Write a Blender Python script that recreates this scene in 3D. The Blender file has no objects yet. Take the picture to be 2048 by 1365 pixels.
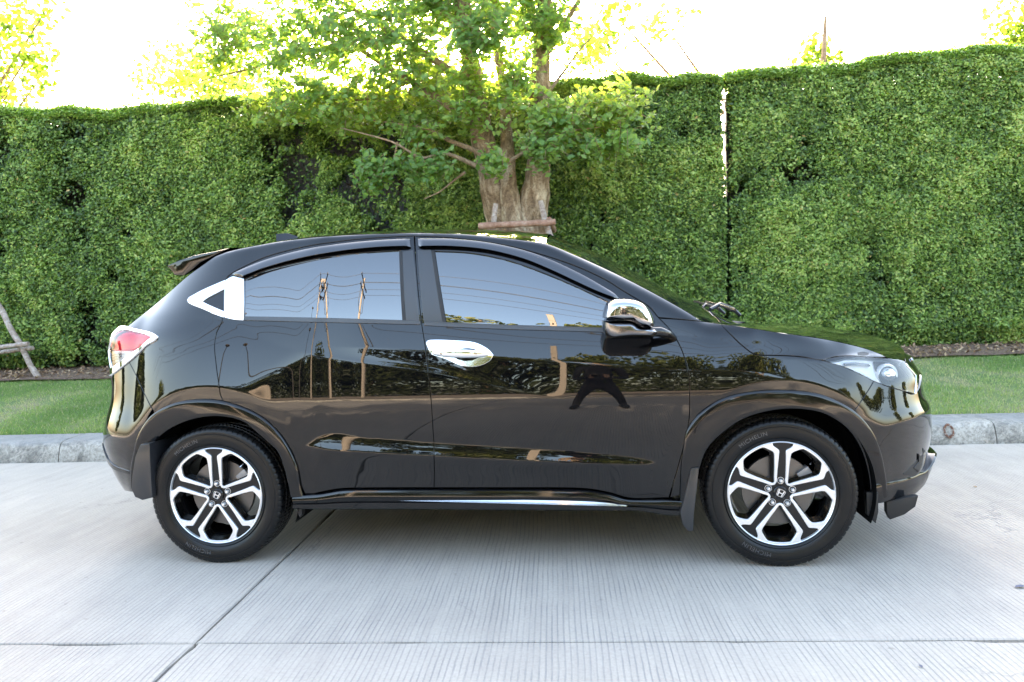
import bpy, bmesh, math, random
import numpy as np
from mathutils import Matrix, Vector
from mathutils.geometry import delaunay_2d_cdt
random.seed(7); rng=np.random.default_rng(7)
scene=bpy.context.scene; col=scene.collection
R=math.radians
# ---------------------------------------------------------------- camera
CAM=(1.81732,-4.21441,1.21137); YAW,PITCH,ROLL=0.11087,0.05379,-0.03196
f_=Vector((-math.sin(YAW)*math.cos(PITCH),math.cos(YAW)*math.cos(PITCH),-math.sin(PITCH)))
r0=Vector((math.cos(YAW),math.sin(YAW),0)); u0=r0.cross(f_)
r_=r0*math.cos(ROLL)+u0*math.sin(ROLL); u_=-r0*math.sin(ROLL)+u0*math.cos(ROLL)
cd=bpy.data.cameras.new('camera'); cam=bpy.data.objects.new('camera',cd); col.objects.link(cam)
M=Matrix((r_,u_,-f_)).transposed().to_4x4(); M.translation=CAM; cam.matrix_world=M
cd.sensor_width=36; cd.lens=36*1500/2048; cd.clip_start=.02; cd.clip_end=2000
cd.dof.use_dof=True; cd.dof.focus_distance=3.55; cd.dof.aperture_fstop=5.6
scene.camera=cam
# ---------------------------------------------------------------- world, sun, exposure
SUN_EL,SUN_AZ=R(23.5),R(-9.0)           # azimuth from +Y towards +X
w=bpy.data.worlds.new('World'); scene.world=w; w.use_nodes=True
nt=w.node_tree; nt.nodes.clear()
sky=nt.nodes.new('ShaderNodeTexSky'); sky.sky_type='NISHITA'; sky.sun_disc=False
sky.sun_elevation=SUN_EL; sky.sun_rotation=SUN_AZ; sky.air_density=1.0; sky.dust_density=3.0; sky.ozone_density=.8
bg=nt.nodes.new('ShaderNodeBackground'); bg.inputs['Strength'].default_value=.15
wo=nt.nodes.new('ShaderNodeOutputWorld'); wbn=nt.nodes.new('ShaderNodeMix'); wbn.data_type='RGBA'; wbn.blend_type='MULTIPLY'; wbn.inputs[0].default_value=1; wbn.inputs[7].default_value=(1.09,1,.885,1)   # camera white balance
nt.links.new(sky.outputs[0],wbn.inputs[6]); nt.links.new(wbn.outputs[2],bg.inputs[0]); nt.links.new(bg.outputs[0],wo.inputs[0])
sl=bpy.data.lights.new('sun','SUN'); sl.energy=4.2; sl.angle=R(.53); sl.color=(1,.86,.68)
so=bpy.data.objects.new('sun',sl); col.objects.link(so)
sd=Vector((math.sin(SUN_AZ)*math.cos(SUN_EL),math.cos(SUN_AZ)*math.cos(SUN_EL),math.sin(SUN_EL)))
so.rotation_euler=sd.to_track_quat('Z','Y').to_euler(); so.location=sd*50
vs=scene.view_settings; vs.view_transform='Standard'; vs.look='None'; vs.gamma=1; vs.use_curve_mapping=False
vs.exposure=3.55
scene.cycles.max_bounces=10; scene.cycles.transparent_max_bounces=16; scene.cycles.transmission_bounces=6
scene.cycles.use_denoising=True
# ---------------------------------------------------------------- helpers
def tag(o,label=None,cat=None,group=None,kind=None):
    if label: o['label']=label
    if cat: o['category']=cat
    if group: o['group']=group
    if kind: o['kind']=kind
    return o
def empty(name,loc=(0,0,0),rz=0,**k):
    o=bpy.data.objects.new(name,None); col.objects.link(o); o.location=loc; o.rotation_euler=(0,0,rz); o.empty_display_size=.1
    return tag(o,**k)
def link(name,me,mat=None,parent=None,loc=None,rot=None,scale=None,**k):
    if mat is not None and len(me.materials)==0: me.materials.append(mat)
    o=bpy.data.objects.new(name,me); col.objects.link(o)
    if parent is not None: o.parent=parent
    if loc is not None: o.location=loc
    if rot is not None: o.rotation_euler=rot
    if scale is not None: o.scale=scale
    return tag(o,**k)
def meshpy(name,V,Fc,smooth=True,normals=None):
    me=bpy.data.meshes.new(name); me.from_pydata([tuple(map(float,v)) for v in V],[],[tuple(int(i) for i in f) for f in Fc]); me.update()
    if smooth: me.polygons.foreach_set('use_smooth',[True]*len(me.polygons))
    if normals is not None: me.normals_split_custom_set_from_vertices([tuple(map(float,n)) for n in normals])
    return me
def meshnp(name,V,Fc,smooth=False,attr=None):
    """fast triangle / quad mesh from numpy arrays, Fc is (n,k)"""
    V=np.asarray(V,np.float32); Fc=np.asarray(Fc,np.int32); k=Fc.shape[1]
    me=bpy.data.meshes.new(name); me.vertices.add(len(V)); me.vertices.foreach_set('co',V.ravel())
    me.loops.add(Fc.size); me.loops.foreach_set('vertex_index',Fc.ravel())
    me.polygons.add(len(Fc)); me.polygons.foreach_set('loop_start',np.arange(0,Fc.size,k,dtype=np.int32))
    if smooth: me.polygons.foreach_set('use_smooth',np.ones(len(Fc),bool))
    if attr is not None:
        a=me.attributes.new('var','FLOAT','POINT'); a.data.foreach_set('value',np.asarray(attr,np.float32))
    me.update(calc_edges=True); return me
class MB:
    """collects boxes, tubes, lathes into one mesh"""
    def __init__(s): s.V=[]; s.F=[]
    def add(s,V,F):
        n=len(s.V); s.V+= [tuple(map(float,v)) for v in V]; s.F+=[tuple(i+n for i in f) for f in F]; return s
    def box(s,c,d,rot=None):
        P=[Vector((x*d[0]/2,y*d[1]/2,z*d[2]/2)) for x in(-1,1) for y in(-1,1) for z in(-1,1)]
        if rot is not None: P=[rot@p for p in P]
        return s.add([p+Vector(c) for p in P],[(0,1,3,2),(4,6,7,5),(0,4,5,1),(2,3,7,6),(0,2,6,4),(1,5,7,3)])
    def tube(s,pts,rad,n=10,cap=True):
        pts=[Vector(p) for p in pts]; rad=rad if hasattr(rad,'__len__') else [rad]*len(pts); V=[];Fc=[]
        up=None
        for i,p in enumerate(pts):
            t=(pts[min(i+1,len(pts)-1)]-pts[max(i-1,0)]).normalized()
            if up is None:
                a=Vector((0,0,1)) if abs(t.z)<.9 else Vector((1,0,0)); up=(a-t*a.dot(t)).normalized()
            else: up=(up-t*up.dot(t)).normalized()
            b=t.cross(up)
            for k in range(n):
                q=2*math.pi*k/n; V.append(p+(up*math.cos(q)+b*math.sin(q))*rad[i])
        for i in range(len(pts)-1):
            for k in range(n):
                a=i*n+k; b2=i*n+(k+1)%n; Fc.append((a,b2,b2+n,a+n))
        if cap: Fc.append(tuple(range(n))[::-1]); Fc.append(tuple(range((len(pts)-1)*n,len(pts)*n)))
        return s.add(V,Fc)
    def lathe(s,prof,n=48,axis='Y',close=False,c=(0,0,0)):
        """prof: (radius, along-axis) pairs"""
        V=[];Fc=[];m=len(prof)
        for k in range(n):
            q=2*math.pi*k/n
            for r,h in prof:
                V.append((c[0]+r*math.cos(q),c[1]+h,c[2]+r*math.sin(q)) if axis=='Y' else (c[0]+r*math.cos(q),c[1]+r*math.sin(q),c[2]+h))
        for k in range(n):
            for j in range(m-1 if not close else m):
                a=k*m+j; b=k*m+(j+1)%m; c2=((k+1)%n)*m+(j+1)%m; d=((k+1)%n)*m+j
                Fc.append((a,d,c2,b) if axis=='Y' else (a,b,c2,d))
        return s.add(V,Fc)
    def build(s,name,mat,parent=None,smooth=False,bevel=0,**k):
        me=meshpy(name,s.V,s.F,smooth)
        bm=bmesh.new(); bm.from_mesh(me); bmesh.ops.remove_doubles(bm,verts=bm.verts,dist=1e-5); bmesh.ops.recalc_face_normals(bm,faces=bm.faces)
        if bevel: bmesh.ops.bevel(bm,geom=[e for e in bm.edges if len(e.link_faces)==2 and e.calc_face_angle(0)>.5],offset=bevel,segments=2,profile=.6,affect='EDGES')
        bm.to_mesh(me); bm.free()
        if smooth:
            me.polygons.foreach_set('use_smooth',[True]*len(me.polygons)); me.set_sharp_from_angle(angle=R(38))
        return link(name,me,mat,parent,**k)
# ---------------------------------------------------------------- materials
def mat(name,color=(.5,.5,.5),rough=.5,metal=0.,**kw):
    m=bpy.data.materials.new(name); m.use_nodes=True; b=m.node_tree.nodes['Principled BSDF']
    b.inputs['Base Color'].default_value=(*color,1); b.inputs['Roughness'].default_value=rough; b.inputs['Metallic'].default_value=metal
    for k,v in kw.items(): b.inputs[k].default_value=v
    return m
def N(m,t,**kw):
    n=m.node_tree.nodes.new(t)
    for k,v in kw.items():
        if k.startswith('i_'): n.inputs[k[2:].replace('_',' ')].default_value=v
        else: setattr(n,k,v)
    return n
def L(m,a,b): m.node_tree.links.new(a,b)
def bsdf(m): return m.node_tree.nodes['Principled BSDF']
def noise(m,scale,detail=4,rough=.55,coord='Object',vec=None,dist=0.):
    n=N(m,'ShaderNodeTexNoise'); n.inputs['Scale'].default_value=scale; n.inputs['Detail'].default_value=detail; n.inputs['Roughness'].default_value=rough; n.inputs['Distortion'].default_value=dist
    if vec is None: tc=N(m,'ShaderNodeTexCoord'); L(m,tc.outputs[coord],n.inputs['Vector'])
    else: L(m,vec,n.inputs['Vector'])
    return n
def ramp(m,fac,stops):
    r=N(m,'ShaderNodeValToRGB'); e=r.color_ramp.elements
    while len(e)<len(stops): e.new(.5)
    for i,(p,c) in enumerate(stops): e[i].position=p; e[i].color=(*c,1) if len(c)==3 else c
    L(m,fac,r.inputs[0]); return r
def mixc(m,fac,a,b,mode='MIX'):
    x=N(m,'ShaderNodeMix',data_type='RGBA',blend_type=mode)
    for s,v in ((0,fac),(6,a),(7,b)):
        if hasattr(v,'links') or hasattr(v,'is_output'): L(m,v,x.inputs[s])
        else: x.inputs[s].default_value=v if s==0 else (*v,1)
    return x.outputs[2]
def math_(m,op,a,b=None):
    x=N(m,'ShaderNodeMath',operation=op)
    for i,v in enumerate((a,b)):
        if v is None: continue
        if hasattr(v,'is_output'): L(m,v,x.inputs[i])
        else: x.inputs[i].default_value=v
    return x.outputs[0]
def bump(m,h,strength=.3,dist=.01,prev=None):
    b=N(m,'ShaderNodeBump'); b.inputs['Strength'].default_value=strength; b.inputs['Distance'].default_value=dist
    L(m,h,b.inputs['Height'])
    if prev is not None: L(m,prev,b.inputs['Normal'])
    return b.outputs[0]
# SURF-BEGIN
import numpy as np
def _sm(a,b,x):
    t=np.clip((np.asarray(x,float)-a)/(b-a),0,1); return t*t*(3-2*t)
def _cv(pts):
    p=np.array(sorted(pts)); 
    def f(x):
        x=np.asarray(x,float); X=p[:,0]; Y=p[:,1]
        if len(X)<3: return np.interp(x,X,Y)
        h=np.diff(X); d=np.diff(Y)/h; m=np.zeros(len(X)); m[1:-1]=(d[:-1]*h[1:]+d[1:]*h[:-1])/(h[:-1]+h[1:]); m[0]=d[0]; m[-1]=d[-1]
        i=np.clip(np.searchsorted(X,x)-1,0,len(X)-2); t=np.clip((x-X[i])/h[i],0,1)
        a=2*t**3-3*t**2+1; b=t**3-2*t**2+t; c=-2*t**3+3*t**2; e=t**3-t**2
        return a*Y[i]+b*h[i]*m[i]+c*Y[i+1]+e*h[i]*m[i+1]
    return f
XA=2.62
UPPER_CREASE=[(0.5916,1.024),(0.6872,1.02),(1.064,0.9919),(1.386,0.9568),(1.791,0.9225),(2.218,0.8818),(2.444,0.8747),(2.613,0.8623),(2.906,0.8236)]
LOWER_CREASE=[(0.01807,1.176),(0.07646,1.158),(0.3065,1.053),(0.5453,0.9843),(0.8292,0.936),(1.062,0.9009),(1.383,0.8281),(1.719,0.754),(2.266,0.638)]
BELT=[(-0.5653,1.17),(0.05597,1.162),(0.5375,1.136),(1.022,1.113),(1.848,1.059),(2.148,1.033),(2.494,0.9836)]
FENDER_LINE=[(2.217,0.8828),(2.378,0.8749),(2.526,0.8498),(2.652,0.8123),(2.901,0.7055),(3.208,0.5605)]
HOOD_EDGE=[(2.159,1.101),(2.294,1.088),(2.385,1.076),(2.642,1.03),(2.848,0.9932),(2.957,0.9657),(3.051,0.9343),(3.104,0.9129),(3.178,0.8955),(3.267,0.8645)]
TOP_EDGE=[(-0.6824,1.308),(-0.4068,1.387),(-0.1901,1.447),(-0.0374,1.491),(0.1807,1.527),(0.3874,1.548),(0.6413,1.557),(0.9576,1.554),(1.233,1.535),(1.378,1.515),(1.497,1.496),(1.596,1.478),(1.737,1.416),(1.899,1.334),(2.06,1.247),(2.221,1.15),(2.316,1.087)]
GROOVE_TOP=[(0.4323,0.5633),(0.4812,0.5722),(0.5114,0.5954),(0.7704,0.5994),(1.071,0.5751),(1.42,0.5507),(1.691,0.5298),(1.869,0.5122),(2.001,0.4953),(2.082,0.4744),(2.11,0.463)]
GROOVE_LOW=[(0.4323,0.5633),(0.481,0.5675),(0.5769,0.5524),(0.7677,0.5388),(1.069,0.5196),(1.555,0.49),(1.868,0.4739),(2,0.4683),(2.082,0.4677),(2.11,0.463)]
BUMP_LINE=[(2.809,0.7248),(2.937,0.6956),(3.066,0.6063),(3.149,0.6141),(3.227,0.6242),(3.283,0.6367)]
c_bump=_cv(BUMP_LINE)
c_flank=_cv([(2.28,0.952),(2.54,0.9346),(2.656,0.9285),(2.724,0.9214),(2.8,0.9108),(2.933,0.922),(3.033,0.9119),(3.075,0.911),(3.234,0.8768)])
c_up,c_lo,c_belt,c_fen,c_hood,c_top,c_gt,c_gl=[_cv(p) for p in (UPPER_CREASE,LOWER_CREASE,BELT,FENDER_LINE,HOOD_EDGE,TOP_EDGE,GROOVE_TOP,GROOVE_LOW)]
c_low=_cv([(.15,-14),(.28,-10),(.34,-4),(.45,-4.6),(.55,-3.6),(.66,-2.6),(.73,-1.2),(.77,.6),(.80,2.9),(.83,4.4),(.87,5.8),(.93,7.),(1.05,8.),(1.3,9)])
nose_x=_cv([(.2,3.37),(.3,3.43),(.36,3.45),(.42,3.455),(.5,3.468),(.58,3.472),(.64,3.464),(.68,3.445),(.74,3.432),(.8,3.425),(.85,3.40),(.9,3.365),(.95,3.3),(1.0,3.2),(1.05,3.05),(1.7,3.05)])
tail_x=_cv([(.2,-.64),(.3,-.70),(.36,-.735),(.46,-.775),(.56,-.792),(.66,-.775),(.74,-.755),(.88,-.752),(1.02,-.765),(1.1,-.775),(1.16,-.71),(1.26,-.585),(1.34,-.515),(1.42,-.45),(1.5,-.40),(1.6,-.34),(1.7,-.3)])
TL=.74
def tilt(x,z):
    base=c_low(z)
    zb=c_belt(x); d1=z-c_up(x); d2=z-c_lo(x)
    Tu=16.0+2.0*_sm(0,.12,d1)+0*x
    w1=_sm(.42,.85,x)
    above1=_sm(-.003,.003,d1)
    wl=1-_sm(.45,.8,x)
    amp=(1-_sm(1.15,1.75,x))
    roll=np.where(d2>0,np.exp(-np.clip(d2,0,9)/.028),0)*_sm(-.002,.004,d2)*amp
    T=base+(16.5-base)*roll
    T=T+(Tu-T)*above1*w1
    T=T+(13+3.5*_sm(.9,1.2,z)-T)*_sm(-.004,.004,d2)*wl
    # rear haunch faces up towards the sky
    hb=(x-(.03+(z-.79)*1.7))
    T=T+((12.0+4.5*_sm(.8,1.1,z))-T)*(1-_sm(-.02,.17,hb))*_sm(.55,.7,z)*(d2<=.0)
    T=np.where((d2<=0)|(x>.5),T,T)
    # front fender
    wf=_sm(2.2,2.5,x)
    T=T+(15.5+2.5*_sm(.9,1.05,z)-T)*wf*_sm(-.02,.035,z-c_fen(x))
    dh=c_hood(x)-z
    T=T+(26*np.exp(-np.clip(dh,0,9)/.035))*_sm(2.35,3.0,x)*(z<1.12)
    T=T+8*np.exp(-np.clip(dh,0,9)/.02)*_sm(2.15,2.3,x)*(z<1.12)
    T=T+(30-T)*_sm(2.92,3.02,x)*_sm(-.03,.02,z-(.80+.28*(3.25-x)))*(z<1.1)*.6
    # front bumper shoulder
    db=z-c_bump(x); wb=_sm(2.83,2.93,x)
    T=T+((7+70*np.clip(db,0,.2))*_sm(-.003,.003,db)+(-4-0*x)*(db<=0)-T)*wb*_sm(-.1,-.05,db)
    ds=z-c_flank(x); T=T+(46*np.exp(-np.clip(ds,0,9)/.016))*_sm(-.004,.0,ds)*_sm(2.5,2.95,x)*(z<1.12)
    # wheel-arch lips
    for cx,R in ((0,.528),(2.61,.505)):
        r=np.hypot(x-cx,z-.33); a=(1-_sm(R-.006,R+.006,r))
        T=T+((-4+(r-.4)*25)-T)*a
    # lens-shaped recess along both doors
    inl=_sm(-.002,.002,z-c_gl(x))*_sm(-.002,.002,c_gt(x)-z)*_sm(.42,.5,x)*(1-_sm(2.03,2.09,x))
    k=np.clip((c_gt(x)-z)/(np.abs(c_gt(x)-c_gl(x))+1e-4),0,1)
    T=T+((9+9*k)-T)*inl
    T=T-2.5*_sm(0,.03,c_gl(x)-z)*(1-_sm(.03,.1,c_gl(x)-z))*_sm(.5,.8,x)*(1-_sm(1.8,2.05,x))
    # greenhouse
    g=_sm(-.004,.012,z-zb)*(1-_sm(2.45,2.6,x))
    T=T+(12.2+(z-zb)*27-T)*g
    de=c_top(x)-z
    T=T+(50*np.exp(-np.clip(de,0,9)/(.013+.024*_sm(1.45,2.0,x))))*(x<2.5)
    return T
_gx=np.arange(-1.0,3.6,.006); _gz=np.arange(.12,1.66,.004)
_X,_Z=np.meshgrid(_gx,_gz,indexing='ij')
_T=np.tan(np.radians(tilt(_X,_Z)))
_I=np.zeros_like(_T); _I[:,1:]=np.cumsum((_T[:,1:]+_T[:,:-1])*.5*.004,axis=1)
_k0=int(round((.60-.12)/.004)); _I=_I-_I[:,_k0:_k0+1]
# calm the inward offset lengthwise where a crease starts or ends
_k=np.exp(-np.linspace(-2,2,17)**2); _k/=_k.sum()
_Ip=np.pad(_I,((8,8),(0,0)),mode='edge'); _I=sum(_k[i]*_Ip[i:i+_I.shape[0]] for i in range(17))
_W=.886-.005*((_X-1.3)/1.3)**2 - _I - .05*((_X-.9)/1.4)**2*_sm(1.0,1.5,_Z)
# window-to-window bulge of the greenhouse is part of the plan taper above
def _bil(G,x,z):
    u=np.clip((np.asarray(x,float)-_gx[0])/.006,0,len(_gx)-1.001); v=np.clip((np.asarray(z,float)-_gz[0])/.004,0,len(_gz)-1.001)
    i=u.astype(int); j=v.astype(int); a=u-i; b=v-j
    return (G[i,j]*(1-a)+G[i+1,j]*a)*(1-b)+(G[i,j+1]*(1-a)+G[i+1,j+1]*a)*b
def U2x(U,z):
    U=np.asarray(U,float); xn=nose_x(z); xt=tail_x(z); xb=xt+TL
    f=np.clip((U-XA)/(xn-XA),0,np.pi/2); r=np.clip((xb-U)/TL,0,np.pi/2)
    x=np.where(U>XA,XA+(xn-XA)*np.sin(f),np.where(U<xb,xb-TL*np.sin(r),U))
    E=np.where(U>XA,np.maximum(np.cos(f),1e-6)**(2/3.0),np.where(U<xb,np.maximum(np.cos(r),1e-6)**(.38),1.))
    return x,E
def x2U(x,z):
    xn=nose_x(z); xt=tail_x(z); xb=xt+TL
    if x>XA: return float(XA+(xn-XA)*np.arcsin(min(1,(x-XA)/(xn-XA))))
    if x<xb: return float(xb-TL*np.arcsin(min(1,(xb-x)/TL)))
    return float(x)
def skin(U,z,off=0.):
    """point on the near (right-hand) side skin; off moves it outwards along the normal"""
    U=np.asarray(U,float); z=np.asarray(z,float)
    x,E=U2x(U,z); P=np.stack([x,-_bil(_W,x,z)*E,z],-1)
    if np.any(off!=0): P=P+skin_n(U,z)*np.asarray(off)[...,None] if np.ndim(off) else P+skin_n(U,z)*off
    return P
def skin_n(U,z,e=.004):
    def p(U,z):
        x,E=U2x(U,z); return np.stack([x,-_bil(_W,x,z)*E,z],-1)
    U=np.asarray(U,float); z=np.asarray(z,float)
    a=p(U+e,z)-p(U-e,z); b=p(U,z+e*.75)-p(U,z-e*.75)
    n=np.cross(a,b); return n/np.maximum(np.linalg.norm(n,axis=-1,keepdims=True),1e-12)
def inside(x,y,z):
    xn=nose_x(z); xt=tail_x(z); xb=xt+TL
    uf=np.clip((x-XA)/(xn-XA),0,2); ur=np.clip((xb-x)/TL,0,2)
    E=np.where(x>XA,np.maximum(1-uf**2,0)**(1/3.0),np.where(x<xb,np.maximum(1-ur**2,0)**.19,1.))
    return np.where((uf>=1)|(ur>=1)|(z>1.64)|(z<.13),-1.,_bil(_W,x,z)*E+y)
# SURF-END

# ================================================================ the setting
RA=R(2.9)
def rd_(s,t,z=0.): return (s*math.cos(RA)-t*math.sin(RA), s*math.sin(RA)+t*math.cos(RA), z)
def rdn(s,t,z): return np.stack([s*math.cos(RA)-t*math.sin(RA), s*math.sin(RA)+t*math.cos(RA), z+0*s],-1)
def hsh(i,j,sd=0):
    v=np.sin(i*127.1+j*311.7+sd*74.7)*43758.5453; return v-np.floor(v)
def vnoise(x,y,sd=0):
    x=np.asarray(x,float); y=np.asarray(y,float); i=np.floor(x); j=np.floor(y); a=x-i; b=y-j; a=a*a*(3-2*a); b=b*b*(3-2*b)
    return (hsh(i,j,sd)*(1-a)+hsh(i+1,j,sd)*a)*(1-b)+(hsh(i,j+1,sd)*(1-a)+hsh(i+1,j+1,sd)*a)*b
def fbm(x,y,sd=0,o=4): return sum(vnoise(x*2**k,y*2**k,sd+k)*.5**(k+1) for k in range(o))/(1-.5**o)

# ---- concrete road of tined slabs
def mk_concrete():
    m=mat('tined_concrete',(.5,.5,.5),.82); b=bsdf(m); tc=N(m,'ShaderNodeTexCoord')
    mp=N(m,'ShaderNodeMapping'); L(m,tc.outputs['Object'],mp.inputs[0])
    big=noise(m,.55,5,.6,vec=mp.outputs[0]); mid=noise(m,4.,5,.65,vec=mp.outputs[0]); fine=noise(m,70,4,.7,vec=mp.outputs[0])
    st=N(m,'ShaderNodeMapping'); st.inputs['Scale'].default_value=(1,.12,1); L(m,tc.outputs['Object'],st.inputs[0])
    streak=noise(m,14,4,.6,vec=st.outputs[0])
    # tine grooves run across the road
    sep=N(m,'ShaderNodeSeparateXYZ'); L(m,mp.outputs[0],sep.inputs[0])
    wob=noise(m,1.2,3,.5,vec=mp.outputs[0]); x=math_(m,'ADD',sep.outputs[0],math_(m,'MULTIPLY',wob.outputs[0],.035))
    # uneven spacing: add a one-dimensional noise of x
    cmb=N(m,'ShaderNodeCombineXYZ'); L(m,sep.outputs[0],cmb.inputs[0]); n1=noise(m,22,1,.5,vec=cmb.outputs[0])
    x=math_(m,'ADD',x,math_(m,'MULTIPLY',n1.outputs[0],.008))
    s=math_(m,'SINE',math_(m,'MULTIPLY',x,2*math.pi/.0215))
    gr=N(m,'ShaderNodeMapRange'); L(m,s,gr.inputs[0]); gr.inputs[1].default_value=.45; gr.inputs[2].default_value=.98; gr.interpolation_type='SMOOTHSTEP'
    wear=N(m,'ShaderNodeMapRange'); L(m,mid.outputs[0],wear.inputs[0]); wear.inputs[1].default_value=.28; wear.inputs[2].default_value=.6
    brk=noise(m,30,2,.6,vec=st.outputs[0]); bk=N(m,'ShaderNodeMapRange'); L(m,brk.outputs[0],bk.inputs[0]); bk.inputs[1].default_value=.22; bk.inputs[2].default_value=.5
    g=math_(m,'MULTIPLY',gr.outputs[0],math_(m,'MULTIPLY',wear.outputs[0],bk.outputs[0]))
    c=ramp(m,big.outputs[0],[(.28,(.335,.292,.246)),(.52,(.435,.382,.322)),(.75,(.475,.418,.353))])
    c2=ramp(m,streak.outputs[0],[(.28,(.86,.86,.87)),(.6,(1,1,1)),(.8,(1.05,1.04,1.03))]); cc=mixc(m,.8,c.outputs[0],c2.outputs[0],'MULTIPLY')
    c3=ramp(m,fine.outputs[0],[(.25,(.80,.80,.80)),(.55,(1,1,1)),(.8,(1.08,1.08,1.07))]); cc=mixc(m,.75,cc,c3.outputs[0],'MULTIPLY')
    # dark specks and tyre-rubbed stains
    sp=noise(m,11,3,.75,vec=mp.outputs[0]); spr=ramp(m,sp.outputs[0],[(.67,(1,1,1)),(.75,(.62,.61,.60))]); cc=mixc(m,1,cc,spr.outputs[0],'MULTIPLY')
    cc=mixc(m,math_(m,'MULTIPLY',g,.48),cc,(.17,.17,.18))
    # hairline cracks
    vo=N(m,'ShaderNodeTexVoronoi',feature='DISTANCE_TO_EDGE'); vo.inputs['Scale'].default_value=.42
    dn=noise(m,2.5,5,.7,vec=mp.outputs[0]); vm=N(m,'ShaderNodeVectorMath',operation='ADD'); sc=N(m,'ShaderNodeVectorMath',operation='SCALE'); sc.inputs['Scale'].default_value=.45
    L(m,dn.outputs['Color'],sc.inputs[0]); L(m,mp.outputs[0],vm.inputs[0]); L(m,sc.outputs[0],vm.inputs[1]); L(m,vm.outputs[0],vo.inputs['Vector'])
    cr=N(m,'ShaderNodeMapRange'); L(m,vo.outputs['Distance'],cr.inputs[0]); cr.inputs[1].default_value=.0; cr.inputs[2].default_value=.0035; cr.inputs[3].default_value=1; cr.inputs[4].default_value=0
    cm=noise(m,.9,2,.5,vec=mp.outputs[0]); cmr=N(m,'ShaderNodeMapRange'); L(m,cm.outputs[0],cmr.inputs[0]); cmr.inputs[1].default_value=.54; cmr.inputs[2].default_value=.62
    ck=math_(m,'MULTIPLY',cr.outputs[0],cmr.outputs[0]); cc=mixc(m,math_(m,'MULTIPLY',ck,.55),cc,(.16,.155,.15))
    L(m,cc,b.inputs['Base Color'])
    h=math_(m,'SUBTRACT',math_(m,'MULTIPLY',fine.outputs[0],.35),math_(m,'MULTIPLY',g,1.4))
    L(m,bump(m,h,.55,.004),b.inputs['Normal']); return m
M_conc=mk_concrete()
M_joint=mat('joint_filler',(.045,.045,.048),.9)
road=empty('road',kind='structure')
JS,JT=.25,-1.70
def slab(s0,s1,t0,t1,i):
    """a slab with a slightly ragged edge, worn over at the joint"""
    r=random.Random(i*13+5); P=[]; near=(s0<8 and s1>-7 and t0>-6)
    def edge(a,b,k,g=.0045):
        L_=math.hypot(b[0]-a[0],b[1]-a[1]); n=max(2,int(L_/.035)) if near else 8; nx,ny=-(b[1]-a[1])/L_,(b[0]-a[0])/L_
        for j in range(n):
            f=j/n; d=g+.004*(fbm(f*L_*6+k*17,k*3.3,5)-.35)+ (.010*max(0,fbm(f*L_*3.+k*9,k*2.1,9)-.62)*6 if near else 0)
            P.append((a[0]+(b[0]-a[0])*f+nx*d,a[1]+(b[1]-a[1])*f+ny*d))
    c=[(s0,t0),(s1,t0),(s1,t1),(s0,t1)]
    for k in range(4): edge(c[k],c[(k+1)%4],k+i*4)
    n=len(P); cx,cy=(s0+s1)/2,(t0+t1)/2; inn=[(x+(cx-x)*.006/max(1e-3,math.hypot(cx-x,cy-y))*1.2,y+(cy-y)*.006/max(1e-3,math.hypot(cx-x,cy-y))*1.2) for x,y in P]
    V=[(x,y,-.0) for x,y in inn]+[(x,y,-.004) for x,y in P]+[(x,y,-.05) for x,y in P]
    Fc=[tuple(range(n))]+[(k*n+a,(k+1)*n+a,(k+1)*n+(a+1)%n,k*n+(a+1)%n) for k in range(2) for a in range(n)]
    me=meshpy('concrete_slab',V,Fc,False); link('concrete_slab',me,M_conc,road,rot=(0,0,RA))
k=0
for row,(t0,t1) in enumerate([(-1.70,1.60),(-5.05,-1.70),(-8.4,-5.05)]):
    for s in range(-4,4):
        slab(JS+s*6.2,JS+(s+1)*6.2,t0,t1,k); k+=1
V=[rd_(-26,-8.6,-.018),rd_(26,-8.6,-.018),rd_(26,1.9,-.018),rd_(-26,1.9,-.018)]
link('road_bed',meshpy('road_bed',V,[(0,1,2,3)],False),M_joint,road)
# ---- ground to the horizon
def mk_dirt():
    m=mat('dry_earth',(.16,.13,.09),.95); b=bsdf(m); n=noise(m,.6,6,.6); r=ramp(m,n.outputs[0],[(.3,(.10,.13,.05)),(.6,(.20,.17,.12)),(.8,(.26,.23,.17))]); L(m,r.outputs[0],b.inputs['Base Color']); return m
M_dirt=mk_dirt()
link('ground',meshpy('ground',[(-900,-900,-.06),(900,-900,-.06),(900,900,-.06),(-900,900,-.06)],[(0,1,2,3)],False),M_dirt,kind='structure')
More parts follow.
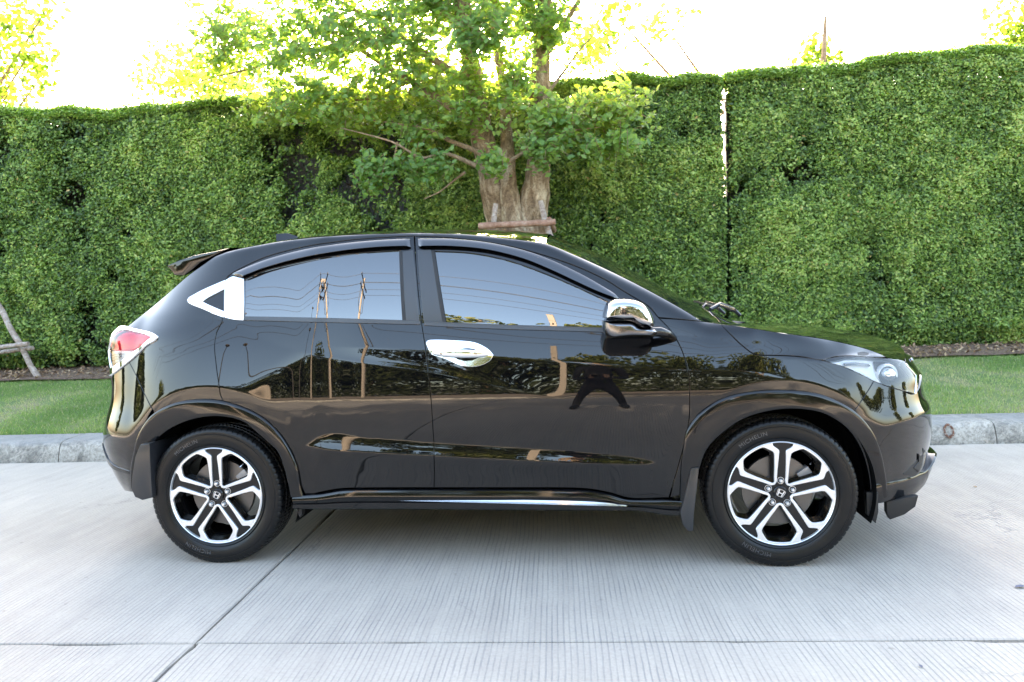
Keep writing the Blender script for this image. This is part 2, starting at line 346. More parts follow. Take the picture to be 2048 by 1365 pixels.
# ---- kerb of cast stones
def mk_kerb():
    m=mat('weathered_kerb_concrete',(.4,.4,.4),.9); b=bsdf(m); tc=N(m,'ShaderNodeTexCoord'); v=tc.outputs['Object']
    a=noise(m,4.5,9,.74,vec=v,dist=.9); r=ramp(m,a.outputs[0],[(.30,(.13,.12,.105)),(.44,(.28,.255,.215)),(.54,(.44,.40,.34)),(.75,(.54,.49,.42))])
    f=noise(m,45,5,.7,vec=v); r2=ramp(m,f.outputs[0],[(.33,(.45,.45,.45)),(.52,(1,1,1)),(.8,(1.15,1.15,1.15))]); c=mixc(m,.85,r.outputs[0],r2.outputs[0],'MULTIPLY')
    # grime on upward faces
    g=N(m,'ShaderNodeNewGeometry'); sp=N(m,'ShaderNodeSeparateXYZ'); L(m,g.outputs['Normal'],sp.inputs[0]); d=noise(m,1.6,5,.7,vec=v); k=math_(m,'MULTIPLY',sp.outputs[2],d.outputs[0])
    kr=N(m,'ShaderNodeMapRange'); L(m,k,kr.inputs[0]); kr.inputs[1].default_value=.30; kr.inputs[2].default_value=.52; kr.inputs[4].default_value=.8
    c=mixc(m,kr.outputs[0],c,(.24,.235,.225)); 
    cr=noise(m,2.2,9,.8,vec=v,dist=1.2); crr=N(m,'ShaderNodeMapRange'); L(m,math_(m,'ABSOLUTE',math_(m,'SUBTRACT',cr.outputs[0],.5)),crr.inputs[0]); crr.inputs[1].default_value=.0; crr.inputs[2].default_value=.012; crr.inputs[3].default_value=.6; crr.inputs[4].default_value=0
    c=mixc(m,crr.outputs[0],c,(.10,.095,.09)); L(m,c,b.inputs['Base Color'])
    h=math_(m,'ADD',a.outputs[0],math_(m,'MULTIPLY',f.outputs[0],.25)); L(m,bump(m,h,.8,.015),b.inputs['Normal']); return m
M_kerb=mk_kerb()
kerb=empty('kerb',kind='structure')
prof=[(1.615,-.03),(1.62,.035),(1.645,.115),(1.665,.145),(1.70,.158),(1.76,.165),(1.97,.172),(2.0,.168),(2.01,.10),(2.01,-.03)]
def kerb_stone(s0,s1,i):
    n=max(2,int((s1-s0)/.05)); V=[]; 
    for a in range(n+1):
        s=s0+.004+(s1-s0-.008)*a/n
        for j,(t,z) in enumerate(prof):
            w_=.010*(fbm(s*5,j*.9,21+i)-.5)+ .020*max(0,fbm(s*7,j*1.3,33)-.62); V.append((s,t-w_*(j<4)*1.,z-w_*(j>2)*.8 if 0<j<8 else z))
    m_=len(prof); Fc=[(a*m_+j,(a+1)*m_+j,(a+1)*m_+j+1,a*m_+j+1) for a in range(n) for j in range(m_-1)]+[tuple(range(m_)),tuple(range(n*m_,n*m_+m_))[::-1]]
    me=meshpy('kerb_stone',V,Fc,True); me.set_sharp_from_angle(angle=R(45)); link('kerb_stone',me,M_kerb,kerb,rot=(0,0,RA))
s=-15.0; i=0
for s in np.arange(-13.05,13.5,1.5):
    kerb_stone(s,s+1.5,i); i+=1
# rusty oval mark on the kerb face
def rust_ring():
    c=[(4.685,2.276)][0]
    mb=MB(); V=[];n=36
    for k in range(n):
        q=2*math.pi*k/n; rr=1+.16*(fbm(k*.9,1.3,4)-.5)*2; a,b=.032*rr,.047*rr; w_=.010+.006*fbm(k*.7,3,8)
        for r2,o in ((1+w_/a*.6,.0),(1,.004),(1-w_/a*.55,.0)): V.append((a*r2*math.cos(q),-o,b*r2*math.sin(q)))
    mb.add(V,[(k*3+j,((k+1)%n)*3+j,((k+1)%n)*3+j+1,k*3+j+1) for k in range(n) for j in range(2)])
    m=mat('rust',(.16,.05,.025),.9); nn=noise(m,60,4); r=ramp(m,nn.outputs[0],[(.3,(.07,.03,.02)),(.52,(.17,.075,.045)),(.62,(.32,.27,.22))]); L(m,r.outputs[0],bsdf(m).inputs['Base Color'])
    S0=4.60; p=rd_(S0,1.630,.100); o=mb.build('rust_ring',m,None,loc=p,rot=(R(-19),0,RA),smooth=True)
    tag(o,label='rusty iron ring stain set in the kerb face ahead of the front bumper',cat='rust mark')
rust_ring()
# ---- verge: lawn, soil strip, grass
def lawn_z(s,t): 
    k=np.clip((np.asarray(t,float)-2.0)/3.0,0,1); return .160+.36*(k**.8)+.03*(fbm(np.asarray(s)*.5,np.asarray(t)*.7,3)-.5)*np.clip(k*4,0,1)
def mk_soil():
    m=mat('lawn_soil',(.1,.1,.05),.95); b=bsdf(m); n=noise(m,2.2,6,.65); r=ramp(m,n.outputs[0],[(.3,(.10,.17,.05)),(.5,(.17,.22,.08)),(.66,(.28,.25,.14)),(.8,(.34,.28,.19))]); n2=noise(m,60,4,.7); r2=ramp(m,n2.outputs[0],[(.3,(.5,.5,.5)),(.7,(1.2,1.2,1.1))])
    L(m,mixc(m,.8,r.outputs[0],r2.outputs[0],'MULTIPLY'),b.inputs['Base Color']); L(m,bump(m,n2.outputs[0],.6,.02),b.inputs['Normal']); return m
def grid_sheet(name,s0,s1,t0,t1,ns,nt_,zf,m,**k):
    S,T=np.meshgrid(np.linspace(s0,s1,ns),np.linspace(t0,t1,nt_),indexing='ij'); V=rdn(S.ravel(),T.ravel(),zf(S,T).ravel()); i=np.arange((ns-1)*(nt_-1)); a=(i//(nt_-1))*nt_+i%(nt_-1)
    return link(name,meshnp(name,V,np.stack([a,a+nt_,a+nt_+1,a+1],-1),True),m,**k)
grid_sheet('lawn',-16,16,2.0,4.75,120,24,lawn_z,mk_soil(),kind='structure')
def mk_litter():
    m=mat('leaf_litter_soil',(.1,.06,.04),.95); b=bsdf(m); n=noise(m,34,6,.75); r=ramp(m,n.outputs[0],[(.3,(.06,.035,.025)),(.5,(.19,.12,.08)),(.68,(.34,.24,.17)),(.8,(.45,.35,.27))]); L(m,r.outputs[0],b.inputs['Base Color']); L(m,bump(m,n.outputs[0],.9,.03),b.inputs['Normal']); return m
grid_sheet('soil_bed',-16,16,4.12,6.2,160,20,lambda S,T:lawn_z(S,T)+.012+.03*fbm(S*6,T*6,11),mk_litter(),kind='structure')
def mk_leaf(name,stops,trans=.45,rough=.45,spec=.35,tcol=(1.4,1.5,.5)):
    m=bpy.data.materials.new(name); m.use_nodes=True; nt=m.node_tree; b=nt.nodes['Principled BSDF']; o=nt.nodes['Material Output']
    a=N(m,'ShaderNodeAttribute',attribute_name='var'); r=ramp(m,a.outputs['Fac'],stops); L(m,r.outputs[0],b.inputs['Base Color']); b.inputs['Roughness'].default_value=rough; b.inputs['Specular IOR Level'].default_value=spec
    t=N(m,'ShaderNodeBsdfTranslucent'); tm=mixc(m,1.,r.outputs[0],tcol,'MULTIPLY'); L(m,tm,t.inputs['Color'])
    x=N(m,'ShaderNodeMixShader'); x.inputs[0].default_value=trans; L(m,b.outputs[0],x.inputs[1]); L(m,t.outputs[0],x.inputs[2]); L(m,x.outputs[0],o.inputs['Surface']); return m
M_grass=mk_leaf('grass_blades',[(0,(.14,.24,.07)),(.5,(.27,.37,.13)),(.8,(.40,.44,.20)),(1,(.56,.48,.30))],.35,.6,.2,(1.3,1.4,.6))
def grass():
    n=260000; s=rng.uniform(-7,8.2,n); t=2.0+2.65*rng.random(n)**1.1
    d=fbm(s*1.3,t*1.3,41); keep=(rng.random(n)<np.clip((.80-d)*3.2,.22,1))&(rng.random(n)<np.clip((4.34+.22*_sm(2.5,4.5,s)-t+.30*(fbm(s*2,t,61)-.5))*5.,0,1)); s,t,d=s[keep],t[keep],d[keep]; n=len(s)
    h=rng.uniform(.016,.036,n)*(1+.3*(t<2.06)); a=rng.uniform(0,2*math.pi,n); wd=rng.uniform(.0016,.003,n)*1.3; ln=rng.normal(0,.014,(n,2))
    P=rdn(s,t,lawn_z(s,t)-.002); V=np.zeros((n,3,3)); V[:,0]=P; V[:,1]=P; V[:,2]=P
    V[:,0,0]-=np.cos(a)*wd; V[:,0,1]-=np.sin(a)*wd; V[:,1,0]+=np.cos(a)*wd; V[:,1,1]+=np.sin(a)*wd; V[:,2,:2]+=ln; V[:,2,2]+=h
    var=np.clip(.35+.8*(d-.45)*2+rng.normal(0,.16,n),0,1); var=np.where(rng.random(n)<.06,1,var)
    me=meshnp('grass',V.reshape(-1,3),np.arange(n*3).reshape(n,3),False,np.repeat(var,3)); link('grass',me,M_grass,kind='stuff',label='short mown green lawn between kerb and hedge',cat='grass')
grass()
# ---- leaves
def leaves(P,nrm,size,var,asp=.46,name='foliage',droop=.0,fold=.16):
    """six-cornered folded leaves: P (n,3) positions, nrm (n,3) facing, size (n,)"""
    n=len(P); nrm=nrm/np.maximum(np.linalg.norm(nrm,axis=1,keepdims=True),1e-6)
    r=rng.normal(size=(n,3)); r[:,2]-=droop; u=r-nrm*(r*nrm).sum(1,keepdims=True); u/=np.maximum(np.linalg.norm(u,axis=1,keepdims=True),1e-6); v=np.cross(nrm,u)
    s=size[:,None]; w_=s*asp
    q=[P-u*s*.5, P-u*s*.12+v*w_*.5+nrm*s*fold*.5, P+u*s*.22+v*w_*.42+nrm*s*fold*.4, P+u*s*.55-nrm*s*.06, P+u*s*.22-v*w_*.42+nrm*s*fold*.4, P-u*s*.12-v*w_*.5+nrm*s*fold*.5]
    V=np.stack(q,1).reshape(-1,3); b=np.arange(n)[:,None]*6
    Fc=np.stack([b+[0,1,2,3],b+[0,3,4,5]],1).reshape(-1,4)
    return V,Fc,np.repeat(var,6)
def leaf_obj(name,P,nrm,size,var,m,parent=None,**k):
    ka={x:k.pop(x) for x in ('asp','droop','fold') if x in k}
    V,Fc,a=leaves(P,nrm,size,var,**ka); return link(name,meshnp(name,V,Fc,False,a),m,parent,**k)
M_bark=None
def mk_bark(name,c0,c1,c2,sc=9):
    m=mat(name,c1,.9); b=bsdf(m); tc=N(m,'ShaderNodeTexCoord'); mp=N(m,'ShaderNodeMapping'); mp.inputs['Scale'].default_value=(1,1,.45); L(m,tc.outputs['Object'],mp.inputs[0])
    n=noise(m,sc,7,.72,vec=mp.outputs[0],dist=.5); r=ramp(m,n.outputs[0],[(.30,c0),(.48,c1),(.66,c2)]); n2=noise(m,sc*6,4,.7,vec=tc.outputs['Object']); r2=ramp(m,n2.outputs[0],[(.33,(.45,.42,.40)),(.5,(1,1,1)),(.75,(1.15,1.15,1.12))])
    L(m,mixc(m,.85,r.outputs[0],r2.outputs[0],'MULTIPLY'),b.inputs['Base Color']); L(m,bump(m,math_(m,'ADD',n.outputs[0],math_(m,'MULTIPLY',n2.outputs[0],.4)),.9,.03),b.inputs['Normal']); return m
M_bark=mk_bark('mottled_bark',(.05,.03,.018),(.25,.165,.095),(.55,.44,.31))
M_stem=mat('hedge_stem',(.055,.040,.028),.9)
M_branch=mk_bark('branch_bark',(.14,.09,.055),(.30,.20,.12),(.42,.30,.20),20)
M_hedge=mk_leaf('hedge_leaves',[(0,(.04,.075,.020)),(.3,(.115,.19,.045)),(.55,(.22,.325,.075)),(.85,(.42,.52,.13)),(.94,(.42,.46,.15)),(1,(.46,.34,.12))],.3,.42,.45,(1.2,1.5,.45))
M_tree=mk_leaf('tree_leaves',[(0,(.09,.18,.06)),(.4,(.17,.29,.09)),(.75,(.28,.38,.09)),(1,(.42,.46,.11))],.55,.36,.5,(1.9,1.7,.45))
# ---- boundary wall behind the hedge, cast in panels
def mk_wall():
    m=mat('grey_wall_panel',(.13,.125,.13),.85); b=bsdf(m); n=noise(m,3,5,.6); r=ramp(m,n.outputs[0],[(.3,(.085,.082,.088)),(.7,(.155,.150,.155))]); L(m,r.outputs[0],b.inputs['Base Color'])
    tc=N(m,'ShaderNodeTexCoord'); wv=N(m,'ShaderNodeTexWave',wave_type='BANDS',bands_direction='X'); wv.inputs['Scale'].default_value=5; L(m,tc.outputs['Object'],wv.inputs[0]); L(m,bump(m,wv.outputs['Fac'],.5,.012),b.inputs['Normal']); return m
M_wall=mk_wall()
wall=empty('boundary_wall',rd_(0,5.28),RA,label='dark grey boundary wall showing through gaps in the hedge',cat='wall')
GS=3.74       # lengthwise place of the open joint between two wall panels
for s0,s1 in [(-12.6,-9.3),(-9.3,-6.0),(-6.0,-2.7),(-2.7,.53),(.53,GS-.032),(GS+.032,7.0),(7.0,10.3),(10.3,13.6)]:
    MB().box(((s0+s1)/2,.06,1.83),(s1-s0,.12,3.70)).build('wall_panel',M_wall,wall,bevel=.004)
MB().box((GS,.04,1.2),(.085,.06,2.45)).build('sun_stop_strip',M_wall,wall)  # added strip, keeps sun streaks from passing the lower part of the joint
MB().box((GS-.21,.52,1.83),(.30,.8,3.7)).build('sun_blocker',M_wall,wall,bevel=.01)  # unseen block added behind the wall, stops the sun beam through the joint
# ---- hedges
def hedge(s0,s1,top,dens,sd,label,lean=None,gapf=None,nst=6):
    hg=empty('hedge',rd_((s0+s1)/2,4.9,.40),0,label=label,cat='hedge',group='clipped green hedges along the wall')
    o=np.array(hg.location)
    def emit(n,face):
        s=rng.uniform(s0,s1,n); u=rng.random(n)
        if face=='front': z0=.56-.07*_sm(2.5,4.5,s); z=z0+(top(s)-z0)*u
        k=fbm(s*1.9,z*1.9,sd); k2=fbm(s*5.5,z*5.5,sd+9); q=k*.65+k2*.35
        f=4.70-.20*(q-.42)-.08*np.sin(np.clip((z-.44)/(top(s)-.44),0,1)*3.1)   # front skin
        f=f+.18*np.clip((.75-z)/.3,0,1)+.22*np.clip((z-top(s)+.14)/.14,0,1)**2
        d=rng.random(n)**1.7*.26; t=f+d
        thin=np.maximum(np.clip((q-gapf(s,z))*9,.06,1),_sm(.32,.12,top(s)-z)*(np.abs(s-GS+.10)>.07))
        keep=rng.random(n)<thin*np.where(z<.72,.35+.65*fbm(s*3,z*2,77),1)
        s,z,t,d,q=s[keep],z[keep],t[keep],d[keep],q[keep]; n=len(s)
        e=.02; 
        nr=np.stack([rng.normal(0,.55,n),-.75+rng.normal(0,.40,n),.62+rng.normal(0,.45,n)],-1)
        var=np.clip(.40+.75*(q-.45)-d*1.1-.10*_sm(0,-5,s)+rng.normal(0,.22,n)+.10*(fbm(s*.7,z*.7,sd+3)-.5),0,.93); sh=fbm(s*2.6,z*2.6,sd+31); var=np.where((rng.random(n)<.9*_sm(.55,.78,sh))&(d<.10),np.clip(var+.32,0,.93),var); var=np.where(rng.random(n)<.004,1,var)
        size=rng.uniform(.030,.058,n)
        return rdn(s,t,z),nr,size,var
    A=emit(int(dens*(s1-s0)*3.4),'front')
    # top and shoulder
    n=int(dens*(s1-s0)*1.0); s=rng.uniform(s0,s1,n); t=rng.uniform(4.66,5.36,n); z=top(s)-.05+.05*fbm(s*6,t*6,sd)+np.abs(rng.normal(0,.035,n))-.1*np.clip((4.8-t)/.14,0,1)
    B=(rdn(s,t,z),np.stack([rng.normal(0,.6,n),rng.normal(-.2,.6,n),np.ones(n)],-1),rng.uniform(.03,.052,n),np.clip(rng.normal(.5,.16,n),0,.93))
    # back and ends
    P,nr,sz,va=[np.concatenate(x) for x in zip(A,B)]
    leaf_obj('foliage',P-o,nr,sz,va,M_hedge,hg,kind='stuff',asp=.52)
    r=random.Random(sd)
    for i in range(nst):
        s=s0+(i+.5+r.uniform(-.3,.3))*(s1-s0)/nst; pts=[]; x=s; t=5.02
        for j in range(9):
            pts.append(Vector(rd_(x,t,.40+j*(float(top(s))-.75)/8))-Vector(o)); x+=r.uniform(-.10,.10); t=5.0+r.uniform(-.10,.06)
        mb=MB().tube(pts,[.030-.0022*j for j in range(9)],7)
        for j in range(2,8):
            a=Vector(pts[j]); b=a+Vector((r.uniform(-.45,.45),r.uniform(-.2,0),r.uniform(.15,.5))); mb.tube([a,(a+b)/2+Vector((0,0,-.03)),b],[.012,.009,.005],5)
        mb.build('stem',M_stem,hg,smooth=True)
TZ=lambda a,b: (lambda s: a+(b-a)*0+0*s)
def topL(s): return 3.74+.03*np.sin(s*2.1)+.02*np.sin(s*7)
def topM(s): return 3.78+.025*np.sin(s*3.1)+.02*np.sin(s*8)
def topR(s): return 3.78+.07*_sm(4.2,5.0,s)-.05*(np.exp(-((s-5.05)/.22)**2))+.06*_sm(5.2,6.0,s)+.02*np.sin(s*5)
g_l=lambda s,z: .315+.075*_sm(-4,0,s)*_sm(.9,1.6,z)+.03*np.sin(s*1.3+z)
g_m=lambda s,z: .235+0*s+(.08+.9*_sm(2.5,2.8,z))*np.exp(-((s-GS+.10)/.038)**2)
g_r=lambda s,z: .255+0*s+(.10+.9*_sm(2.5,2.8,z)*(1-.8*_sm(3.45,3.5,z)))*np.exp(-((s-GS+.10)/.055)**2)+.16*np.exp(-((s-4.0)/.16)**2)*np.exp(-((z-3.05)/.32)**2)
hedge(-12.4,1.02,topL,16500,3,'long clipped hedge left of the tree, dark wall showing through it',gapf=g_l,nst=18)
hedge(1.05,GS-.13,topM,19000,5,'dense clipped hedge between the tree and the bright slit in the wall',gapf=g_m,nst=4)
hedge(GS-.09,13.4,topR,19000,8,'tall dense hedge right of the bright slit, rising towards the corner',gapf=g_r,nst=10)
# ---- the street tree
TS=(1.0,4.12)
def mk_tree():
    o=Vector((.98,4.22,.42)); tr=empty('street_tree',o,0,label='multi-stemmed leafy tree with mottled trunk behind the car roof',cat='tree')
    def W(px): return px
    stems=[ [(0.8421,1.672),(0.7984,2.065),(0.7115,2.514),(0.6362,2.961),(0.5838,3.405),(0.5335,3.901),(0.4741,4.45),(0.4487,4.993)],
            [(0.9726,1.67),(0.9502,2.035),(0.9109,2.4),(0.8935,2.735),(0.8927,3.233),(0.8471,3.731),(0.7736,4.229),(0.7359,4.938)],
            [(1.09,1.663),(1.125,2.051),(1.204,2.435),(1.261,2.872),(1.261,3.419),(1.292,3.905),(1.352,4.44),(1.406,4.97)]]
    rads=[[.21,.165,.135,.125,.115,.10,.09,.07],[.16,.13,.105,.085,.065,.052,.044,.036],[.23,.19,.150,.132,.118,.105,.09,.075]]
    ys=[[4.2,4.2,4.18,4.15,4.1,4.05,4,4],[4.1,4.08,4.1,4.15,4.25,4.3,4.4,4.5],[4.2,4.2,4.2,4.2,4.25,4.3,4.3,4.3]]
    allst=[]
    for st,rd__,yy in zip(stems,rads,ys):
        pts=[Vector((x,y,z))-o for (x,z),y in zip(st,yy)]; pts=[Vector((pts[0].x,pts[0].y,.0-.1))]+pts; rr=[rd__[0]*1.15]+rd__
        # refine
        P=np.array([tuple(p) for p in pts]); tt=np.arange(len(P)); ti=np.linspace(0,len(P)-1,48); X=np.stack([np.interp(ti,tt,P[:,k]) for k in range(3)],-1); ker=np.array([.25,.5,.25])
        for _ in range(4): X[1:-1]=X[:-2]*.25+X[1:-1]*.5+X[2:]*.25
        ri=np.interp(ti,tt,rr)*(1+.05*np.sin(ti*5)+.04*np.sin(ti*11+1))
        mb=MB(); mb.tube([tuple(x) for x in X],list(ri),16); V=mb.V
        V=[ (x+.02*(fbm(z*3.+x*4,y*5,2)-.5),y+.02*(fbm(z*3.3+y*4,x*5,4)-.5),z) for x,y,z in V]; mb.V=V
        mb.build('trunk',M_bark,tr,smooth=True); allst.append((X,ri))
    # limbs, from image-side points at given distances, baked to metres
    limbs=[([(0.7515,2.726),(0.5632,2.871),(0.289,2.967),(0.07075,3.103),(-0.2633,3.187),(-0.6004,3.261)],[.05,.038,.030,.024,.016,.008],3.95),
           ([(0.76,2.574),(0.5455,2.692),(0.2487,2.841),(0.02259,2.719),(-0.2463,2.959),(-0.6342,3.078),(-0.858,3.134)],[.045,.034,.026,.020,.015,.011,.006],3.8),
           ([(0.494,2.581),(0.3572,2.509),(0.2178,2.385),(0.05251,2.313)],[.022,.014,.010,.006],3.7),
           ([(0.5463,3.164),(0.1752,3.458),(-0.1561,3.67),(-0.4894,3.883),(-0.8786,4.183),(-1.389,4.439)],[.07,.055,.045,.038,.03,.02],4.0),
           ([(0.6132,3.513),(0.2091,3.807),(-0.2258,4.105),(-0.7749,4.467),(-1.332,4.778)],[.07,.055,.045,.03,.02],3.9),
           ([(-0.2463,2.959),(-0.3092,2.79),(-0.3999,2.632),(-0.5427,2.584)],[.014,.010,.007,.004],3.8),
           ([(1.308,3.045),(1.554,3.137),(1.824,3.254),(2.143,3.261),(2.455,3.085)],[.035,.028,.02,.013,.006],3.95),
           ([(1.311,3.39),(1.51,3.645),(1.733,3.897),(1.953,4.094)],[.030,.022,.014,.006],4.1),
           ([(0.9533,2.671),(1.092,2.77),(1.336,2.863),(1.605,2.953),(1.924,2.988)],[.03,.024,.018,.012,.006],3.75),
           ([(-0.1561,3.67),(-0.5045,3.527),(-0.8519,3.493),(-1.318,3.493),(-1.783,3.633)],[.03,.022,.018,.012,.006],4.05),
           ([(-0.8786,4.183),(-1.408,4.054),(-2.005,3.926),(-2.489,3.845),(-2.918,3.759)],[.03,.024,.016,.010,.005],4.1),
           ([(0.6177,3.732),(0.4664,4.233),(0.08151,4.533),(-0.2443,4.94)],[.06,.05,.04,.03],4.2),
           ([(1.318,3.849),(1.52,4.159),(1.746,4.464),(1.863,4.774)],[.06,.045,.035,.03],4.2)]
    for L_,rr,y0 in limbs:
        pts=[Vector((x,y0+.06*math.sin(i*1.7),z))-o for i,(x,z) in enumerate(L_)]; P=np.array([tuple(p) for p in pts]); tt=np.arange(len(P)); ti=np.linspace(0,len(P)-1,24); X=np.stack([np.interp(ti,tt,P[:,k]) for k in range(3)],-1)
        for _ in range(3): X[1:-1]=X[:-2]*.25+X[1:-1]*.5+X[2:]*.25
        MB().tube([tuple(x) for x in X],list(np.interp(ti,tt,rr)*.76),7).build('limb',M_branch,tr,smooth=True)
    # foliage: sprays of leaflets on twigs.   (centre x, height, distance, spread x, spread z, depth spread, number of sprays, shade)
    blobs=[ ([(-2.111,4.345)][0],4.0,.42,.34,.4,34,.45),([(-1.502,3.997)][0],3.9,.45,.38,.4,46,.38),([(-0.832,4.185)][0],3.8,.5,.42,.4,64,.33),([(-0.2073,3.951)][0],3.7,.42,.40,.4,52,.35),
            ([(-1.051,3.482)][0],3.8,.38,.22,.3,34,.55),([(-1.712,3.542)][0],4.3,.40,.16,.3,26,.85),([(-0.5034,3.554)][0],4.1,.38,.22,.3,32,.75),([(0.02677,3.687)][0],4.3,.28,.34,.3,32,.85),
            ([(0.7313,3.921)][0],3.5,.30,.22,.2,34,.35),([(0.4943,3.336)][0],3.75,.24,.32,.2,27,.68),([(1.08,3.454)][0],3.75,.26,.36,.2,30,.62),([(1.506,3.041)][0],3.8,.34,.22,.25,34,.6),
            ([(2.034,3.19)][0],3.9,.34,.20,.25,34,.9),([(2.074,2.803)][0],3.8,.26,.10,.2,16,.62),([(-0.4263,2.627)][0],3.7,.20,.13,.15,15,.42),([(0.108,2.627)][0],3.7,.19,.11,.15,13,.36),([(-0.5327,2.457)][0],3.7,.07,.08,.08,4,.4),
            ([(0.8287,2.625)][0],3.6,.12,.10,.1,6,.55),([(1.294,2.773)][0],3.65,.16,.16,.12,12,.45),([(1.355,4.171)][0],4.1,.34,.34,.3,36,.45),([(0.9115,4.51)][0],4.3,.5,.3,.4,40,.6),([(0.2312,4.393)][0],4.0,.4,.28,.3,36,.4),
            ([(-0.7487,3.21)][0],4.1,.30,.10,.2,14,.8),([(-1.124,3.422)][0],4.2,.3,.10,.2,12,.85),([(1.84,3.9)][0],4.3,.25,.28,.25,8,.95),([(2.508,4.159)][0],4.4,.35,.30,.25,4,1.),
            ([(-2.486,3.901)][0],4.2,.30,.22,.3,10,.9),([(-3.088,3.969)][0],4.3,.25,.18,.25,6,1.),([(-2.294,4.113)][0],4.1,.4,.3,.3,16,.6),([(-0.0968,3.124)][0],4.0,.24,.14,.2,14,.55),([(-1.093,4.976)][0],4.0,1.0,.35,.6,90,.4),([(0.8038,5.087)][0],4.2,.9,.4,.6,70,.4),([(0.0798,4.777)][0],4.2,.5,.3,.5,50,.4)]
    P=[];Nn=[];S=[];Va=[]; tw=MB()
    for (cx,cz),cy,sx,sz,sy,k,sh in blobs:
        for i in range(int(k*3.6)):
            c=np.array([cx+rng.normal(0,sx*.55),cy+rng.normal(0,sy*.55),cz+rng.normal(0,sz*.55)])
            az=rng.uniform(0,2*math.pi); d=np.array([math.cos(az),math.sin(az)*.7,-.55+rng.normal(0,.45)]); d/=np.linalg.norm(d); Ln=rng.uniform(.14,.26); sd_=np.cross(d,[0,0,1.]); sd_/=np.linalg.norm(sd_)
            tw.tube([tuple(c-d*Ln*.6-np.array(o)),tuple(c+d*Ln*.5-np.array(o))],[.003,.0015],4,cap=False)
            m_=rng.integers(7,12)
            for j in range(m_):
                f=(j//2)/(m_/2)-.45; side=1 if j%2 else -1
                if j==m_-1: side=0; f=.62
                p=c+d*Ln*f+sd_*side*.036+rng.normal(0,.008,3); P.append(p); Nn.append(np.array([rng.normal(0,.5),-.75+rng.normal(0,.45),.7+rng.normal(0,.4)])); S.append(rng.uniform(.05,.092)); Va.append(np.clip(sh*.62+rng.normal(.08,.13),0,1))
    P=np.array(P)-np.array(o)
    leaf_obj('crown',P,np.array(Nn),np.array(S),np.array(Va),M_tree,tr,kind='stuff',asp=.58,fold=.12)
    tw.build('twigs',M_branch,tr,kind='stuff') if 0 else tag(tw.build('twigs',M_branch,tr),kind='stuff')
    # hidden part of the crown, above the picture
    n=9000; q=rng.normal(0,1,(n,3)); q/=np.linalg.norm(q,axis=1,keepdims=True); q*=rng.random((n,1))**.4*[[2.3,1.5,1.5]]
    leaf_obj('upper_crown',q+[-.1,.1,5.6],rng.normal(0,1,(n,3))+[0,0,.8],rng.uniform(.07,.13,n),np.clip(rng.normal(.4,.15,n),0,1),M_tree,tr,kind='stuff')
mk_tree()
# ---- wooden props
def mk_wood():
    m=mat('weathered_pole',(.4,.33,.28),.85); b=bsdf(m); tc=N(m,'ShaderNodeTexCoord'); n=noise(m,16,6,.7,vec=tc.outputs['Object'],dist=1.); r=ramp(m,n.outputs[0],[(.3,(.16,.10,.07)),(.5,(.33,.26,.22)),(.7,(.50,.44,.39))]); L(m,r.outputs[0],b.inputs['Base Color']); L(m,bump(m,n.outputs[0],.5,.01),b.inputs['Normal']); return m
M_wood=mk_wood(); M_wood2=mat('reddish_pole',(.30,.15,.09),.85); nn_=noise(M_wood2,14,6,.7); L(M_wood2,ramp(M_wood2,nn_.outputs[0],[(.35,(.20,.10,.06)),(.55,(.34,.20,.14)),(.75,(.45,.36,.30))]).outputs[0],bsdf(M_wood2).inputs['Base Color'])
def prop(label,poles,group='wooden tree props'):
    o=Vector(poles[0][1][0]); o.z=.3; e=empty('tree_prop',o,0,label=label,cat='tree prop',group=group)
    for name,P,r,m in poles:
        a,b=Vector(P[0])-o,Vector(P[1])-o; n=9; pts=[a+(b-a)*i/n+Vector((.006*math.sin(i*2.1),.006*math.cos(i*1.7),.004*math.sin(i*3))) for i in range(n+1)]
        MB().tube(pts,[r*(1+.07*math.sin(i*1.9)) for i in range(n+1)],10).build(name,m,e,smooth=True)
q=lambda P,y: (P[0][0],y,P[0][1])
Q1=[(0.6098,0.718)][0]; Q2=[(1.761,0.6897)][0]; Q3=[(1.123,0.9686)][0]
prop('weathered prop frame with a crossbar around the trunk behind the roof',[
    ('stake',((Q1[0],3.35,.30),q([(0.7819,2.257)],3.92)),.030,M_wood),
    ('stake',((Q2[0],3.30,.30),q([(1.268,2.267)],3.95)),.032,M_wood),
    ('stake',((Q3[0],4.95,.40),q([(1.022,2.199)],4.5)),.030,M_wood),
    ('crossbar',(q([(0.6096,2.02)],3.78),q([(1.431,2.022)],3.76)),.034,M_wood2),
    ('crossbar',(q([(1.361,2.055)],3.80),q([(1.375,2)],4.5)),.032,M_wood2)])
prop('leaning prop frame at the left edge, standing on the lawn',[
    ('stake',(q([(-4.776,0.3798)],4.05),q([(-5.479,1.509)],4.2)),.034,M_wood),
    ('crossbar',(q([(-4.895,0.8805)],4.02),q([(-5.685,0.816)],4.02)),.028,M_wood),
    ('crossbar',(q([(-4.912,0.8271)],4.10),q([(-5.69,0.7556)],4.3)),.026,M_wood)])
